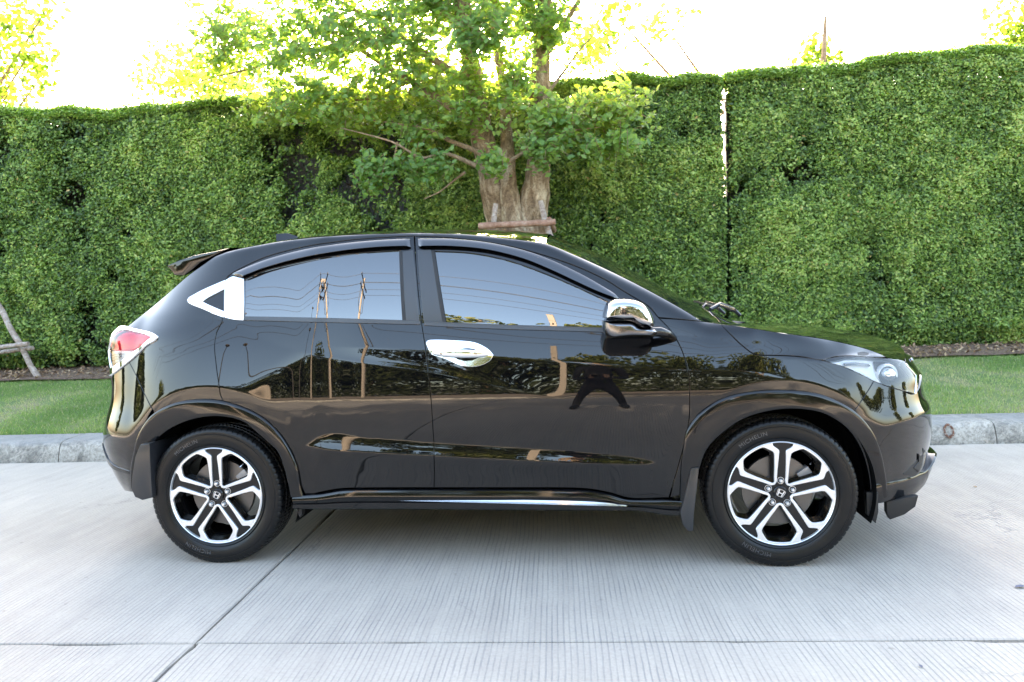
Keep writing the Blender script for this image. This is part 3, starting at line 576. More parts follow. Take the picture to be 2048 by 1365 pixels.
# ---- background trees behind the wall
M_bush=mk_leaf('olive_bush_leaves',[(0,(.008,.012,.004)),(.5,(.035,.045,.012)),(.8,(.11,.12,.03)),(1,(.20,.18,.05))],.25,.6,.3)
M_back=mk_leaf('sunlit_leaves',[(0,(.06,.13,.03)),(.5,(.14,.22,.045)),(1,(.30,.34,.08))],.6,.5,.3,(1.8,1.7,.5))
def bg_tree(name,label,base,H,blobs,ls=(.09,.16),m=None,limbs=()):
    tr=empty(name,base,0,label=label,cat='tree',group='trees beyond the wall' if base[1]>0 else 'roadside trees across the road'); b=Vector(base)
    pts=[(0,0,-.2),(.1,.05,H*.3),(-.05,0,H*.6),(.05,0,H*.9)]
    MB().tube(pts,[H*.022,H*.018,H*.012,H*.004],8).build('trunk',M_branch,tr,smooth=True)
    P=[];Va=[]; mb=MB()
    for (x,y,z),r,n in blobs:
        c=np.array([x,y,z])-np.array(base); q=rng.normal(0,1,(n,3)); q/=np.linalg.norm(q,axis=1,keepdims=True); q*=(rng.random((n,1))**.45)*r; q[:,2]*=.75
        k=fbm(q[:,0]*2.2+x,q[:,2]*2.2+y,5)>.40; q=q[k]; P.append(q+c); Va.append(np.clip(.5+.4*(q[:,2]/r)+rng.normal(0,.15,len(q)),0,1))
        mb.tube([(0,0,min(H*.5,c[2]*.6)),tuple(c*.7+np.array([0,0,c[2]*.1])),tuple(c)],[H*.008,H*.005,.012],5)
    mb.build('limbs',M_branch,tr,smooth=True)
    P=np.concatenate(P); Va=np.concatenate(Va); n=len(P)
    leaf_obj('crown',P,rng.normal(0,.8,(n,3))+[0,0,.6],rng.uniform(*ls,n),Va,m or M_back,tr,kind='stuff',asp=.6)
def BY(P,y,r,n): return ((P[0][0],y,P[0][1]),r,n)
bg_tree('roadside_tree','bright backlit tree at the far left above the hedge',(-12.,9.,0),7,[BY([(-8.174,6.246)],8,.65,330),BY([(-8.898,5.443)],8,.9,700),BY([(-7.794,5.67)],8,.50,210),BY([(-8.215,5.058)],8,.5,170),BY([(-9.654,6.779)],8.3,1.5,1300),BY([(-7.416,6.403)],8,.40,60),BY([(-7.638,5.236)],8,.3,50)])
bg_tree('roadside_tree','thin backlit tree showing above the hedge left of the big tree',(-5.2,10.,0),6,[BY([(-6.412,5.962)],10,.75,420),BY([(-5.767,5.438)],10,.6,330),BY([(-5.038,5.586)],10,.8,520),BY([(-6.806,5.502)],10,.35,60)])
bg_tree('roadside_tree','yellow-green treetop at the far right above the hedge',(14.6,12.,0),7,[BY([(10.42,6.344)],12,.45,700),BY([(10.9,6.504)],12,1.2,2600),BY([(10.21,6.087)],12,.25,160)])
bg_tree('roadside_tree','small pale treetop just over the right-hand hedge',(8.9,9.,0),3.9,[BY([(5.607,5.281)],9,.26,60),BY([(5.428,5.047)],9,.30,80),BY([(5.813,5.055)],9,.24,55)])
bg_tree('roadside_tree','faint high sprig of leaves in the white sky right of the big tree',(5.4,8.,0),6,[BY([(2.257,5.661)],8,.5,90),BY([(3.03,5.452)],8,.35,40),BY([(1.932,5.219)],8,.45,150)])
def litter():
    n=5200; s=rng.uniform(-7,8.5,n); t=rng.uniform(4.05,4.9,n)+.0*s; keep=rng.random(n)<np.clip(1.1-np.abs(t-4.5)*1.9+ (fbm(s*2,t*2,90)-.5)*1.6,.02,1); s,t=s[keep],t[keep]; n=len(s)
    P=rdn(s,t,lawn_z(s,t)+.035+.02*rng.random(n)); leaf_obj('leaf_litter',P,rng.normal(0,.6,(n,3))+[0,-.3,1],rng.uniform(.03,.06,n),rng.random(n),mk_leaf('dry_litter',[(0,(.10,.06,.04)),(.5,(.30,.19,.12)),(1,(.48,.36,.24))],.1,.8,.2),None,kind='stuff',label='dry brown leaf litter along the foot of the hedge')
litter()
# ---- fallen leaves and debris in view
M_dry=mat('dry_leaf',(.42,.24,.10),.8); M_dry2=mat('yellow_leaf',(.55,.50,.10),.7)
def fallen(px,m,label,size,z,cat='leaf'):
    V=[(-.5,0,.02),(-.15,.24,.10),(.2,.2,.12),(.55,0,.03),(.2,-.2,.1),(-.12,-.24,.12)]; me=meshpy('fallen_leaf',[(x*size,y*size,zz*size) for x,y,zz in V],[(0,1,2,3),(0,3,4,5)],False)
    tag(link('fallen_leaf',me,m,None,loc=(px[0],px[1],z),rot=(0,0,random.uniform(0,3))),label,cat,'fallen leaves')
def onlawn(p):
    return p
a=[(-3.612,2.855)][0]; fallen(a,M_dry,'dry brown leaf lying on the lawn at the far left',.085,.30)
a=[(-2.32,2.389)][0] if 0 else [(-3.648,2.651)][0]; fallen(a,M_dry2,'small yellow leaf on the lawn beside the brown one',.05,.27)
a=[(4.067,0.5236)][0]; fallen(a,M_dry,'small brown leaf on the concrete ahead of the front bumper',.03,.003)
a=[(3.48,-1.072)][0]; fallen(a,mat('grey_leaf',(.12,.12,.16),.7),'small grey leaf at the right edge of the concrete road',.05,.003)
a=[(2.824,-1.752)][0]; fallen(a,bpy.data.materials['grey_leaf'],'tiny dark scrap on the concrete near the bottom right',.022,.003)
# ================================================================ across the road, seen in the paintwork
M_bush2=mk_leaf('olive_tree_leaves',[(0,(.02,.03,.008)),(.5,(.07,.09,.02)),(1,(.20,.20,.05))],.3,.5,.4)
kerb2=empty('far_kerb',kind='structure')
MB().box((0,-8.75,.05),(60,.3,.2)).build('kerb_run',M_kerb,kerb2,rot=(0,0,RA),bevel=.02)
M_verge=mat('dry_verge',(.24,.19,.145),.95)
grid_sheet('far_verge',-40,40,-30,-8.9,80,60,lambda S,T:.12+.1*fbm(S*.4,T*.4,9),M_verge,kind='structure')
rr_=random.Random(3)
LBL=['low round tree','slim open tree','low spreading tree','medium tree','tallest olive-green tree','second tallest broad tree','bushy tree','dark dense tree','wide tree','small far tree','lone left tree','farthest left tree','roadside right tree','farther right tree','farthest right tree']
for i,(x,y,h) in enumerate([(-16,-22,6.2),(-10.5,-20,5.4),(-6,-21.5,6),(-1.4,-19.5,11.2),(2.4,-20,12.6),(6.0,-19.5,12.0),(11.0,-21,11.0),(16,-20,8.6),(21,-22,9),(-22,-24,8),(-34,-14,8),(-40,-2,9),(31,-15,9),(38,-6,10),(44,4,9)]):
    bl=[((x+rr_.uniform(-1.9,1.9),y+rr_.uniform(-1,1.),h*rr_.uniform(.42,.86)),rr_.uniform(1.1,1.9),800) for _ in range(9)]+[((x,y,h*.82),1.3,500),((x-1,y+.4,h*.3),1.6,600),((x+1.2,y+.3,h*.28),1.6,600)]
    bg_tree('verge_tree',LBL[i]+' across the road, '+['beyond the pole to the left','left of the utility pole','behind the street lamp','behind the utility pole','opposite the front door','opposite the front wheel','right of the tallest pair','fourth from the right end','second from the right end','at the far left end','down the road to the left','where the road vanishes to the left','down the road to the right','farther down the road to the right','where the road vanishes to the right'][i],(x,y,0),h,bl,ls=(.22,.36),m=M_bush2)
M_pole=mat('pole_concrete',(.30,.25,.20),.85); M_wire=mat('black_wire',(.02,.02,.02),.5); M_iron=mat('dark_iron',(.04,.035,.03),.6); M_ins=mat('brown_insulator',(.10,.05,.03),.3)
PX,PY=-3.4,-12.4
up=empty('utility_pole',(PX,PY,0),0,label='tall concrete utility pole with crossarms, mirrored in the rear window',cat='utility pole')
MB().tube([(0,0,0),(.05,0,5),(.10,0,10.4)],[.19,.15,.11],12).build('pole',M_pole,up,smooth=True)
for z,l_ in ((9.9,1.5),(9.1,1.3)):
    MB().box((.1,.0,z),(.1,l_*2,.12)).build('crossarm',M_iron,up,bevel=.01)
    for j in range(4):
        y=-l_+.15+j*(l_*2-.3)/3; MB().lathe([(.02,0),(.05,.02),(.03,.07),(.05,.10),(.02,.16)],10,axis='Z',c=(.1,y,z+.06)).build('insulator',M_ins,up,smooth=True)
MB().tube([(.1,.9,9.1),(.1,1.0,7.5),(.08,.15,7.0)],.03,6).tube([(.1,-.9,9.1),(.1,-1.0,7.5),(.08,-.15,7.0)],.03,6).build('brace',M_iron,up,smooth=True)
for i,(y,z,lab) in enumerate([(-1.3,10.12,'topmost overhead wire running to the far pole arm'),(.0,10.05,'second overhead wire from the top'),(1.2,10.1,'nearest of the upper overhead wires'),(-1.0,9.3,'outer wire of the lower crossarm'),(1.0,9.3,'inner wire of the lower crossarm')]):
    pts=[]
    for k in range(61):
        x=-45+k*1.5; u=((x-PX)/30); seg=u-math.floor(u); pts.append((x,PY+y,z-1.1*4*seg*(1-seg)))
    MB().tube(pts,.016,5).build('power_line',M_wire,None,label=lab,cat='power line',group='overhead power lines across the road')
sl_=empty('street_lamp',(-5.6,-13.2,0),0,label='curved street lamp standing left of the utility pole',cat='street lamp')
MB().tube([(0,0,0),(0,0,6.6),(.08,.1,7.2),(.35,.5,7.6),(.6,.9,7.65)],[.07,.055,.05,.04,.035],8).build('post',M_iron,sl_,smooth=True)
MB().lathe([(0,.0),(.16,.03),(.24,.0),(.16,-.05),(0,-.06)],16,axis='Z',c=(.65,1.,7.66)).build('lamp_head',M_pole,sl_,smooth=True)
cp_=empty('concrete_post',(1.0,-13.6,0),0,label='short pale concrete post among the far trees, mirrored in the front window',cat='post')
MB().box((0,0,4.3),(.20,.20,8.6)).build('post',M_pole,cp_,bevel=.02)
MB().tube([(0,.14,7.5),(0,.30,7.5)],.03,6).build('bracket',M_iron,cp_)
bk=empty('bush_row',(0,-16.5,0),0,label='overgrown row of bushes along the far verge, mirrored in the doors',cat='bushes')
def bush_row():
    n=60000; x=rng.uniform(-26,30,n); top=3.6+2.2*fbm(x*.22,0*x,4)+.8*fbm(x*.9,0*x,6); z=.1+top*rng.random(n)**.8; y=rng.random(n)**1.5*-1.6+.5*fbm(x*.6,z*.6,8)
    k=fbm(x*.5,z*.7,15); keep=k>.30; P=np.stack([x,y,z],-1)[keep]; m_=len(P)
    leaf_obj('foliage',P,rng.normal(0,.7,(m_,3))+[0,.5,.6],rng.uniform(.16,.30,m_),np.clip(.2+.6*(k[keep]-.3)+rng.normal(0,.12,m_),0,1),M_bush,bk,kind='stuff',asp=.6)
    V=[(-26,-1.9,0),(30,-1.9,0),(30,-1.9,4.2),(-26,-1.9,4.2)]
bush_row()

# ================================================================ the car
def mk_paint():
    m=mat('black_paint',(.0025,.0025,.003),.22,0); b=bsdf(m)
    b.inputs['IOR'].default_value=1.22; b.inputs['Roughness'].default_value=.03
    b.inputs['Coat Weight'].default_value=1; b.inputs['Coat Roughness'].default_value=.012; b.inputs['Coat IOR'].default_value=1.45
    n=noise(m,3.2,2,.4); bm_=bump(m,n.outputs[0],.02,.01); L(m,bm_,b.inputs['Coat Normal']); L(m,bm_,b.inputs['Normal'])
    return m
M_paint=mk_paint()
M_glass=mat('tinted_glass',(.003,.004,.006),.01,0,**{'IOR':2.2})
M_chrome=mat('chrome',(.88,.89,.90),.06,1.)
M_chrome2=mat('smoked_chrome',(.42,.42,.44),.07,1.)
M_gloss=mat('gloss_black_plastic',(.003,.003,.0035),.07,0,**{'IOR':1.5})
M_blk=mat('matt_black_plastic',(.012,.012,.013),.5)
M_satin=mat('satin_black_trim',(.02,.021,.024),.28,0,**{'IOR':1.6})
M_dark=mat('underbody_black',(.004,.004,.004),.95,**{'Specular IOR Level':.1})
M_seal=mat('rubber_seal',(.008,.008,.009),.55)
def mk_silver():
    m=mat('machined_alloy',(.85,.85,.86),.30,.8); return m
M_silver=mk_silver()
M_rotor=mat('brake_steel',(.16,.15,.145),.38,.8)
M_cal=mat('cast_iron',(.30,.30,.31),.5,.7)
def mk_tyre():
    m=mat('tyre_rubber',(.007,.007,.0075),.34,**{'Specular IOR Level':.30}); b=bsdf(m); n=noise(m,60,3); L(m,bump(m,n.outputs[0],.12,.002),b.inputs['Normal'])
    n2=noise(m,9,4); r=ramp(m,n2.outputs[0],[(.3,(.005,.005,.0055)),(.75,(.010,.0098,.010))]); L(m,r.outputs[0],b.inputs['Base Color']); return m
M_tyre=mk_tyre()
def mk_lens(name,c,rough=.03,alpha=0.):
    m=bpy.data.materials.new(name); m.use_nodes=True; nt=m.node_tree; nt.nodes.clear()
    o=nt.nodes.new('ShaderNodeOutputMaterial'); t=nt.nodes.new('ShaderNodeBsdfTransparent'); t.inputs[0].default_value=(*c,1)
    g=nt.nodes.new('ShaderNodeBsdfGlossy'); g.inputs['Roughness'].default_value=rough; g.inputs['Color'].default_value=(1,1,1,1)
    f=nt.nodes.new('ShaderNodeFresnel'); f.inputs[0].default_value=1.6; x=nt.nodes.new('ShaderNodeMixShader')
    nt.links.new(f.outputs[0],x.inputs[0]); nt.links.new(t.outputs[0],x.inputs[1]); nt.links.new(g.outputs[0],x.inputs[2]); nt.links.new(x.outputs[0],o.inputs[0]); return m
M_clear=mk_lens('clear_lens',(.93,.95,.96)); M_visor=mat('smoked_acrylic',(.006,.006,.008),.03,0,**{'IOR':1.9})
M_redlens=mk_lens('red_lens',(.86,.11,.19)); 
M_refl=mat('lamp_reflector',(.93,.93,.94),.22,.0); M_lampdark=mat('lamp_dark_bezel',(.03,.033,.03),.15,.4)

car=empty('parked_car',(0,0,0),label='glossy black compact SUV parked side-on on the concrete road',cat='car')

def densify(P,step):
    P=[tuple(p) for p in P]; out=[]
    for i,p in enumerate(P):
        q=P[(i+1)%len(P)]; n=max(1,int(math.hypot(q[0]-p[0],q[1]-p[1])/step))
        out+=[(p[0]+(q[0]-p[0])*k/n,p[1]+(q[1]-p[1])*k/n) for k in range(n)]
    return out
def smooth_poly(P,corner=42,closed=True,step=.008):
    """Catmull-Rom through the points, kept sharp where the outline turns hard"""
    P=[np.array(p,float) for p in P]; n=len(P); out=[]
    def ang(i):
        a=P[i]-P[i-1]; b=P[(i+1)%n]-P[i]; la,lb=np.linalg.norm(a),np.linalg.norm(b)
        if la<1e-9 or lb<1e-9: return 0
        return math.degrees(math.acos(np.clip(a@b/la/lb,-1,1)))
    sharp=[ang(i)>corner for i in range(n)]
    if not closed: sharp[0]=sharp[-1]=True
    for i in range(n if closed else n-1):
        p1,p2=P[i],P[(i+1)%n]; p0=p1-(p2-p1) if sharp[i] else P[i-1]; p3=p2+(p2-p1) if sharp[(i+1)%n] else P[(i+2)%n]
        m1=(p2-p0)/2; m2=(p3-p1)/2; l=np.linalg.norm(p2-p1)
        for m_ in (m1,m2):
            k=np.linalg.norm(m_)
            if k>l: m_*=l/k
        k=max(1,int(l/step))
        for j in range(k):
            t=j/k; out.append((2*t**3-3*t**2+1)*p1+(t**3-2*t**2+t)*m1+(-2*t**3+3*t**2)*p2+(t**3-t**2)*m2)
    if not closed: out.append(P[-1])
    return [tuple(p) for p in out]
def area(P): 
    P=np.array(P); return .5*np.sum(P[:,0]*np.roll(P[:,1],-1)-np.roll(P[:,0],-1)*P[:,1])
def offset_poly(P,d):
    P=np.array(P); 
    if area(P)<0: P=P[::-1]
    a=np.roll(P,1,0); b=np.roll(P,-1,0); t=b-a; t/=np.maximum(np.linalg.norm(t,axis=1,keepdims=True),1e-9)
    return P+np.stack([-t[:,1],t[:,0]],-1)*d      # d>0: inwards
def in_poly(pt,P):
    P=np.array(P); x,y=pt[:,0],pt[:,1]; c=np.zeros(len(pt),bool); j=len(P)-1
    for i in range(len(P)):
        xi,yi=P[i]; xj,yj=P[j]
        if yi!=yj:
            k=((yi>y)!=(yj>y))&(x<(xj-xi)*(y-yi)/(yj-yi)+xi); c^=k
        j=i
    return c
def fill(outer,holes=(),step=.012,extra=None):
    """triangulate an outline with an even spread of inner points; returns points, faces, ring lengths"""
    rings=[np.array(outer)]+[np.array(h) for h in holes]
    lo,hi=rings[0].min(0),rings[0].max(0)
    gx,gy=np.meshgrid(np.arange(lo[0],hi[0],step),np.arange(lo[1],hi[1],step)); gx[::2]+=step/2
    g=np.stack([gx.ravel(),gy.ravel()],-1)
    if extra is not None and len(extra): g=np.concatenate([g,np.array(extra)])
    k=in_poly(g,rings[0])
    for h in rings[1:]: k&=~in_poly(g,h)
    g=g[k]
    B=np.concatenate(rings)
    keep=np.ones(len(g),bool)
    for i in range(0,len(g),4000):
        d=((g[i:i+4000,None,:]-B[None,:,:])**2).sum(-1).min(1); keep[i:i+4000]=d>(step*.45)**2
    g=g[keep]
    V=np.concatenate([B,g]); E=[];n0=0
    for r in rings: E+=[(n0+i,n0+(i+1)%len(r)) for i in range(len(r))]; n0+=len(r)
    vs_,es,fs,ov,oe,of=delaunay_2d_cdt([Vector(v) for v in V],E,[],1,1e-6)
    P=np.array([tuple(v) for v in vs_]); Fc=np.array([tuple(f) for f in fs])
    c=P[Fc].mean(1); k=in_poly(c,rings[0])
    for h in rings[1:]: k&=~in_poly(c,h)
    Fc=Fc[k]
    a=P[Fc]; cr=(a[:,1,0]-a[:,0,0])*(a[:,2,1]-a[:,0,1])-(a[:,1,1]-a[:,0,1])*(a[:,2,0]-a[:,0,0])
    Fc[cr<0]=Fc[cr<0][:,::-1]
    return P,Fc[np.abs(cr)>1e-10]
def panel_mesh(name,outer,holes=(),gap=.0028,step=.012,depth=.014,off=0.,sharp=False,both=False,extra=None,bev=.0016,offf=None):
    outer=offset_poly(outer if sharp else smooth_poly(outer),gap)
    hs=[offset_poly(h if sharp else smooth_poly(h),-gap) for h in holes]
    if sharp: outer=densify(outer,.01); hs=[densify(h,.01) for h in hs]
    P,Fc=fill(outer,hs,step,extra)
    o_=off if offf is None else off+offf(P[:,0],P[:,1])
    V=skin(P[:,0],P[:,1],o_ if offf is not None else np.full(len(P),off)); Nn=skin_n(P[:,0],P[:,1])
    V=list(V); Nn=list(Nn); Fc=[tuple(f) for f in Fc]
    for r,sg in [(outer,1)]+[(h,1) for h in hs]:
        r=np.array(r); r2=r if False else r
        # match ring vertices with filled vertices
        base=skin(r[:,0],r[:,1],(off+offf(r[:,0],r[:,1])) if offf is not None else np.full(len(r),off)); nn=skin_n(r[:,0],r[:,1])
        t=np.roll(base,-1,0)-np.roll(base,1,0); t/=np.maximum(np.linalg.norm(t,axis=1,keepdims=True),1e-9)
        outd=np.cross(t,nn)*(1 if area(r)>0 else -1)
        if r is not None and (sg==1): pass
        isn = 1 if np.array_equal(r,np.array(outer)) else -1
        outd=outd*isn
        n0=len(V); n=len(r)
        rings=[(base,nn*.9+outd*.3),(base+outd*bev-nn*bev,outd*.8+nn*.5),(base+outd*bev-nn*depth,outd)]
        for b_,n_ in rings: V+=list(b_); Nn+=list(n_)
        for k in range(2):
            for i in range(n):
                a=n0+k*n+i; b=n0+k*n+(i+1)%n; q=(a,a+n,b+n,b)
                Fc.append(q if (area(r)>0)==(isn>0) else q[::-1])
    V=np.array(V); Nn=np.array(Nn)
    if both:
        m=len(V); V2=V*[1,-1,1]; N2=Nn*[1,-1,1]; Fc=Fc+[tuple(i+m for i in f[::-1]) for f in Fc]; V=np.concatenate([V,V2]); Nn=np.concatenate([Nn,N2])
    Nn=Nn/np.maximum(np.linalg.norm(Nn,axis=1,keepdims=True),1e-9)
    return meshpy(name,V,Fc,True,Nn)
def panel(name,outer,m,parent=car,far=True,label=None,**k):
    me=panel_mesh(name,outer,**k); o=link(name,me,m,parent,label=label)
    if far and not k.get('both'):
        link(name,me,None,car if parent is car else parent,scale=(1,-1,1))
    return o
def crown(name,E,Cn,px=2.,pz=2.2,n=28,m=M_paint,parent=car,roll=.0,lab=None):
    """surface from the near edge curve over the centreline curve to the mirrored edge"""
    E=np.array(E); Cn=np.array(Cn); V=[];k=len(E); ws=np.sin(np.linspace(-1,1,2*n+1)*math.pi/2)
    for w_ in ws:
        a=abs(w_); 
        V.append(np.stack([E[:,0]+(Cn[:,0]-E[:,0])*(1-a**px),E[:,1]*a*-1*(-1 if w_<0 else 1),E[:,2]+(Cn[:,2]-E[:,2])*(1-a**pz)],-1))
    V=np.concatenate(V); Fc=[(j*k+i,j*k+i+1,(j+1)*k+i+1,(j+1)*k+i) for j in range(2*n) for i in range(k-1)]
    me=meshpy(name,V,Fc,True); bm=bmesh.new(); bm.from_mesh(me); bmesh.ops.recalc_face_normals(bm,faces=bm.faces)
    if sum(f.normal.z for f in bm.faces)<0: bmesh.ops.reverse_faces(bm,faces=bm.faces)
    bm.to_mesh(me); bm.free(); return link(name,me,m,parent,label=lab)

# ---- outlines, (lengthwise, height) on the body skin
TOP=[(-0.04676,1.485),(0.05233,1.506),(0.1897,1.525),(0.2949,1.538),(0.4009,1.545),(0.5289,1.551),(0.6531,1.554),(0.8027,1.552),(0.9652,1.551),(1.094,1.543),(1.238,1.533),(1.382,1.512),(1.5,1.493),(1.598,1.476),(1.737,1.414),(1.898,1.333),(2.054,1.246),(2.208,1.152),(2.296,1.092)]
DTOP_R=[(0.06272,1.383),(0.1441,1.424),(0.2366,1.46),(0.348,1.487),(0.4609,1.506),(0.5618,1.517),(0.6776,1.527),(0.819,1.532),(0.9644,1.534)]
DTOP_F=[(0.9765,1.533),(1.11,1.522),(1.242,1.504),(1.41,1.471),(1.574,1.422),(1.737,1.36),(1.87,1.293),(1.952,1.237),(2.021,1.192),(2.065,1.16),(2.099,1.115)]
B_SEAM=[(0.9717,1.533),(0.9898,1.394),(1.007,1.252),(1.025,1.116),(1.032,1.079),(1.043,1.023),(1.053,0.9548),(1.06,0.8828),(1.069,0.774),(1.072,0.636),(1.074,0.4997),(1.066,0.3678)]
FD_FRONT=[(2.102,1.112),(2.14,1.069),(2.164,1.035),(2.192,0.9778),(2.211,0.9127),(2.22,0.8564),(2.221,0.7537),(2.216,0.6607),(2.2,0.5763),(2.175,0.4868),(2.149,0.3966),(2.124,0.3145)]
FD_BOT=[(2.124,0.3145),(2.041,0.3111),(1.945,0.3164),(1.865,0.3401),(1.798,0.3544),(1.732,0.3619),(1.597,0.3652),(1.279,0.3669),(1.066,0.3678)]
RD_BOT=[(1.066,0.3678),(0.86,0.369),(0.6505,0.3674),(0.5849,0.3602),(0.5229,0.3478),(0.4852,0.3401),(0.4472,0.3392)]
RD_REAR=[(0.4472,0.3392),(0.4258,0.3917),(0.411,0.4635),(0.3799,0.5448),(0.3273,0.6262),(0.2549,0.6961),(0.1714,0.7427),(0.0841,0.7775),(0.06983,0.8156),(0.06471,0.8589),(0.05115,0.9203),(0.03921,0.9805),(0.03031,1.025),(0.0276,1.067),(0.03338,1.108),(0.05188,1.161)]
door_r=DTOP_R+B_SEAM+RD_BOT[1:]+RD_REAR[1:]+[(0.04906,1.26),(0.03961,1.354)]
win_r=[(0.1399,1.353),(0.2454,1.393),(0.4202,1.427),(0.5979,1.451),(0.7694,1.461),(0.9117,1.464),(0.9274,1.325),(0.9449,1.132),(0.6849,1.144),(0.161,1.171)]
door_f=DTOP_F+FD_FRONT[0:]+FD_BOT[1:]+B_SEAM[::-1][1:-1]
win_f=[(1.066,1.455),(1.244,1.439),(1.411,1.4),(1.574,1.338),(1.733,1.265),(1.876,1.192),(1.979,1.131),(2.052,1.08),(2.06,1.053),(1.848,1.07),(1.388,1.097),(1.134,1.114),(1.109,1.226)]
SIDE_TAIL=[(-0.3039,0.7474),(-0.3666,0.8137),(-0.4479,0.8945),(-0.5275,0.9688),(-0.38,1.048),(-0.3138,1.074),(-0.3017,1.092),(-0.3461,1.107),(-0.4001,1.114),(-0.5141,1.126),(-0.6274,1.136),(-0.5048,1.229),(-0.3513,1.316),(-0.2372,1.387),(-0.1284,1.443)]
RQ_ARCH=[(0.0841,0.7775),(0.07395,0.773),(-0.0265,0.7841),(-0.1341,0.773),(-0.2151,0.7439),(-0.2871,0.702),(-0.3039,0.7474)]
body_side=TOP+[(2.23,1.1)]+DTOP_F[::-1]+DTOP_R[::-1]+[(0.04103,1.354),(0.04906,1.26),(0.05188,1.161)]+RD_REAR[::-1][1:14]+RQ_ARCH[1:-1]+SIDE_TAIL
tri_hole=[(-0.07508,1.256),(-0.05215,1.271),(0.04897,1.315),(0.06374,1.207),(0.06186,1.201),(-0.04506,1.243)]
fender=[(2.102,1.112),(2.173,1.106),(2.23,1.1),(2.296,1.092),(2.373,1.079),(2.392,1.053),(2.412,1.029),(2.441,0.9957),(2.469,0.9694),(2.484,0.9562),(2.5,0.9474),(2.525,0.9415),(2.639,0.9353),(2.708,0.9276),(2.789,0.9115),(2.855,0.8932),(2.909,0.8732),(2.982,0.8416),(3.062,0.8054),(3.024,0.7721),(2.977,0.7313),(2.932,0.6848),(2.888,0.7092),(2.817,0.7411),(2.75,0.7592),(2.61,0.774),(2.472,0.7677),(2.36,0.7407),(2.274,0.6843),(2.218,0.6117),(2.199,0.5405),(2.187,0.437),(2.181,0.3281),(2.129,0.3146)]+FD_FRONT[::-1][1:-1]
hood_flank=[(2.373,1.078),(2.454,1.066),(2.535,1.051),(2.617,1.035),(2.722,1.018),(2.843,0.9954),(2.983,0.9641),(3.082,0.9395),(3.155,0.9153),(3.186,0.9012),(3.113,0.9009),(2.957,0.9188),(2.863,0.9208),(2.789,0.9115),(2.708,0.9276),(2.639,0.9353),(2.525,0.9415),(2.5,0.9474),(2.484,0.9562),(2.469,0.9694),(2.441,0.9957),(2.412,1.029),(2.392,1.053)]
lamp_out=[(2.792,0.9133),(2.863,0.9208),(2.958,0.9197),(3.114,0.902),(3.233,0.891),(3.339,0.8747),(3.382,0.8454),(3.434,0.8084),(3.387,0.7651),(3.36,0.7271),(3.229,0.7542),(3.125,0.7818),(3.062,0.8054),(2.982,0.8416),(2.909,0.8732),(2.842,0.895)]
def UC(z): return float(XA+(nose_x(z)-XA)*math.pi/2)+.0065
def UR(z): return float(tail_x(z)+TL-TL*math.pi/2)-.0065
BT=[(2.932,0.687),(2.977,0.7313),(3.024,0.7721),(3.062,0.8054),(3.125,0.7818),(3.229,0.7542),(3.36,0.7271)]
BB=[(3.117,0.3059),(3.093,0.3159),(3.079,0.3976),(3.05,0.4908),(3.008,0.5767),(2.966,0.6346)]
bumper_f=BT+[(3.62,.80),(UC(.80),.80),(UC(.72),.72),(UC(.6),.6),(UC(.48),.48),(UC(.36),.36),(3.5,.355)]+[(3.459,0.3517),(3.357,0.3248),(3.263,0.3054)]+BB
grille=[(3.62,.815),(3.56,.87),(3.52,.925),(UC(.925)-.02,.925),(UC(.815),.815)]
grille=[(3.449,0.8049),(3.364,0.8732)]+[(3.56,.945),(UC(.93),.93),(UC(.87),.87),(UC(.81),.81),(3.6,.805)]+[(3.38,0.7298)]
bumper_r=[(-0.6872,0.9112),(-0.5275,0.9688),(-0.4479,0.8945),(-0.3666,0.8137),(-0.3039,0.7474),(-0.3282,0.7204),(-0.3814,0.6418),(-0.4155,0.5847),(-0.4439,0.5293),(-0.4816,0.4391),(-0.537,0.346),(-0.5111,0.3245)]+[(-.80,.30),(UR(.3),.3),(UR(.4),.4),(UR(.5),.5),(UR(.6),.6),(UR(.7),.7),(UR(.82),.82),(-1.02,.84)]
gl=[(0.4323,0.5633)]
def seam_extra():
    e=[]
    for c in (c_up,c_lo,c_gt,c_gl,c_belt,c_bump):
        xs=np.arange(-.7,3.6,.012)
        for x,z in zip(xs,c(xs)):
            for d in (-.005,0,.005): e.append((x,z+d))
    for cx,Rr in ((0,.528),(2.61,.505)):
        for t in np.arange(0,math.pi,.02):
            for d in (-.006,0,.006): e.append((cx+(Rr+d)*math.cos(t),.33+(Rr+d)*math.sin(t)))
    xs=np.arange(-.6,2.5,.012)
    for x,z in zip(xs,c_top(xs)):
        for d in (.004,.010,.018,.03): e.append((x,z-d))
    xs=np.arange(2.2,3.5,.012)
    for x,z in zip(xs,c_hood(xs)):
        for d in (.006,.014,.025,.04): e.append((x,z-d))
    e=np.array(e); u=np.array([x2U(a,b) for a,b in e]); e[:,0]=u; return e
EX=seam_extra()
panel('body_side',body_side,M_paint,holes=[tri_hole],extra=EX,step=.011)
rd=panel('rear_door',door_r,M_paint,holes=[win_r],extra=EX,step=.011)
fd=panel('front_door',door_f,M_paint,holes=[win_f],extra=EX,step=.011)
panel('front_fender',fender,M_paint,extra=EX,step=.010)
panel('front_bumper',bumper_f,M_paint,extra=EX,step=.012,both=True)
panel('rear_bumper',bumper_r,M_paint,extra=EX,step=.012,both=True)
hf=panel('hood_flank',hood_flank,M_paint,extra=EX,step=.008)
panel('grille',grille,M_gloss,off=-.006,step=.014,both=True)
# glass
panel('rear_door_glass',offset_poly(smooth_poly(win_r),-.012),M_glass,off=-.007,gap=0,sharp=True,depth=.004,step=.02)
panel('front_door_glass',offset_poly(smooth_poly(win_f),-.012),M_glass,off=-.007,gap=0,sharp=True,depth=.004,step=.02)
panel('quarter_glass',offset_poly(smooth_poly(tri_hole),-.008),M_gloss,off=-.006,gap=0,sharp=True,depth=.004,step=.02)
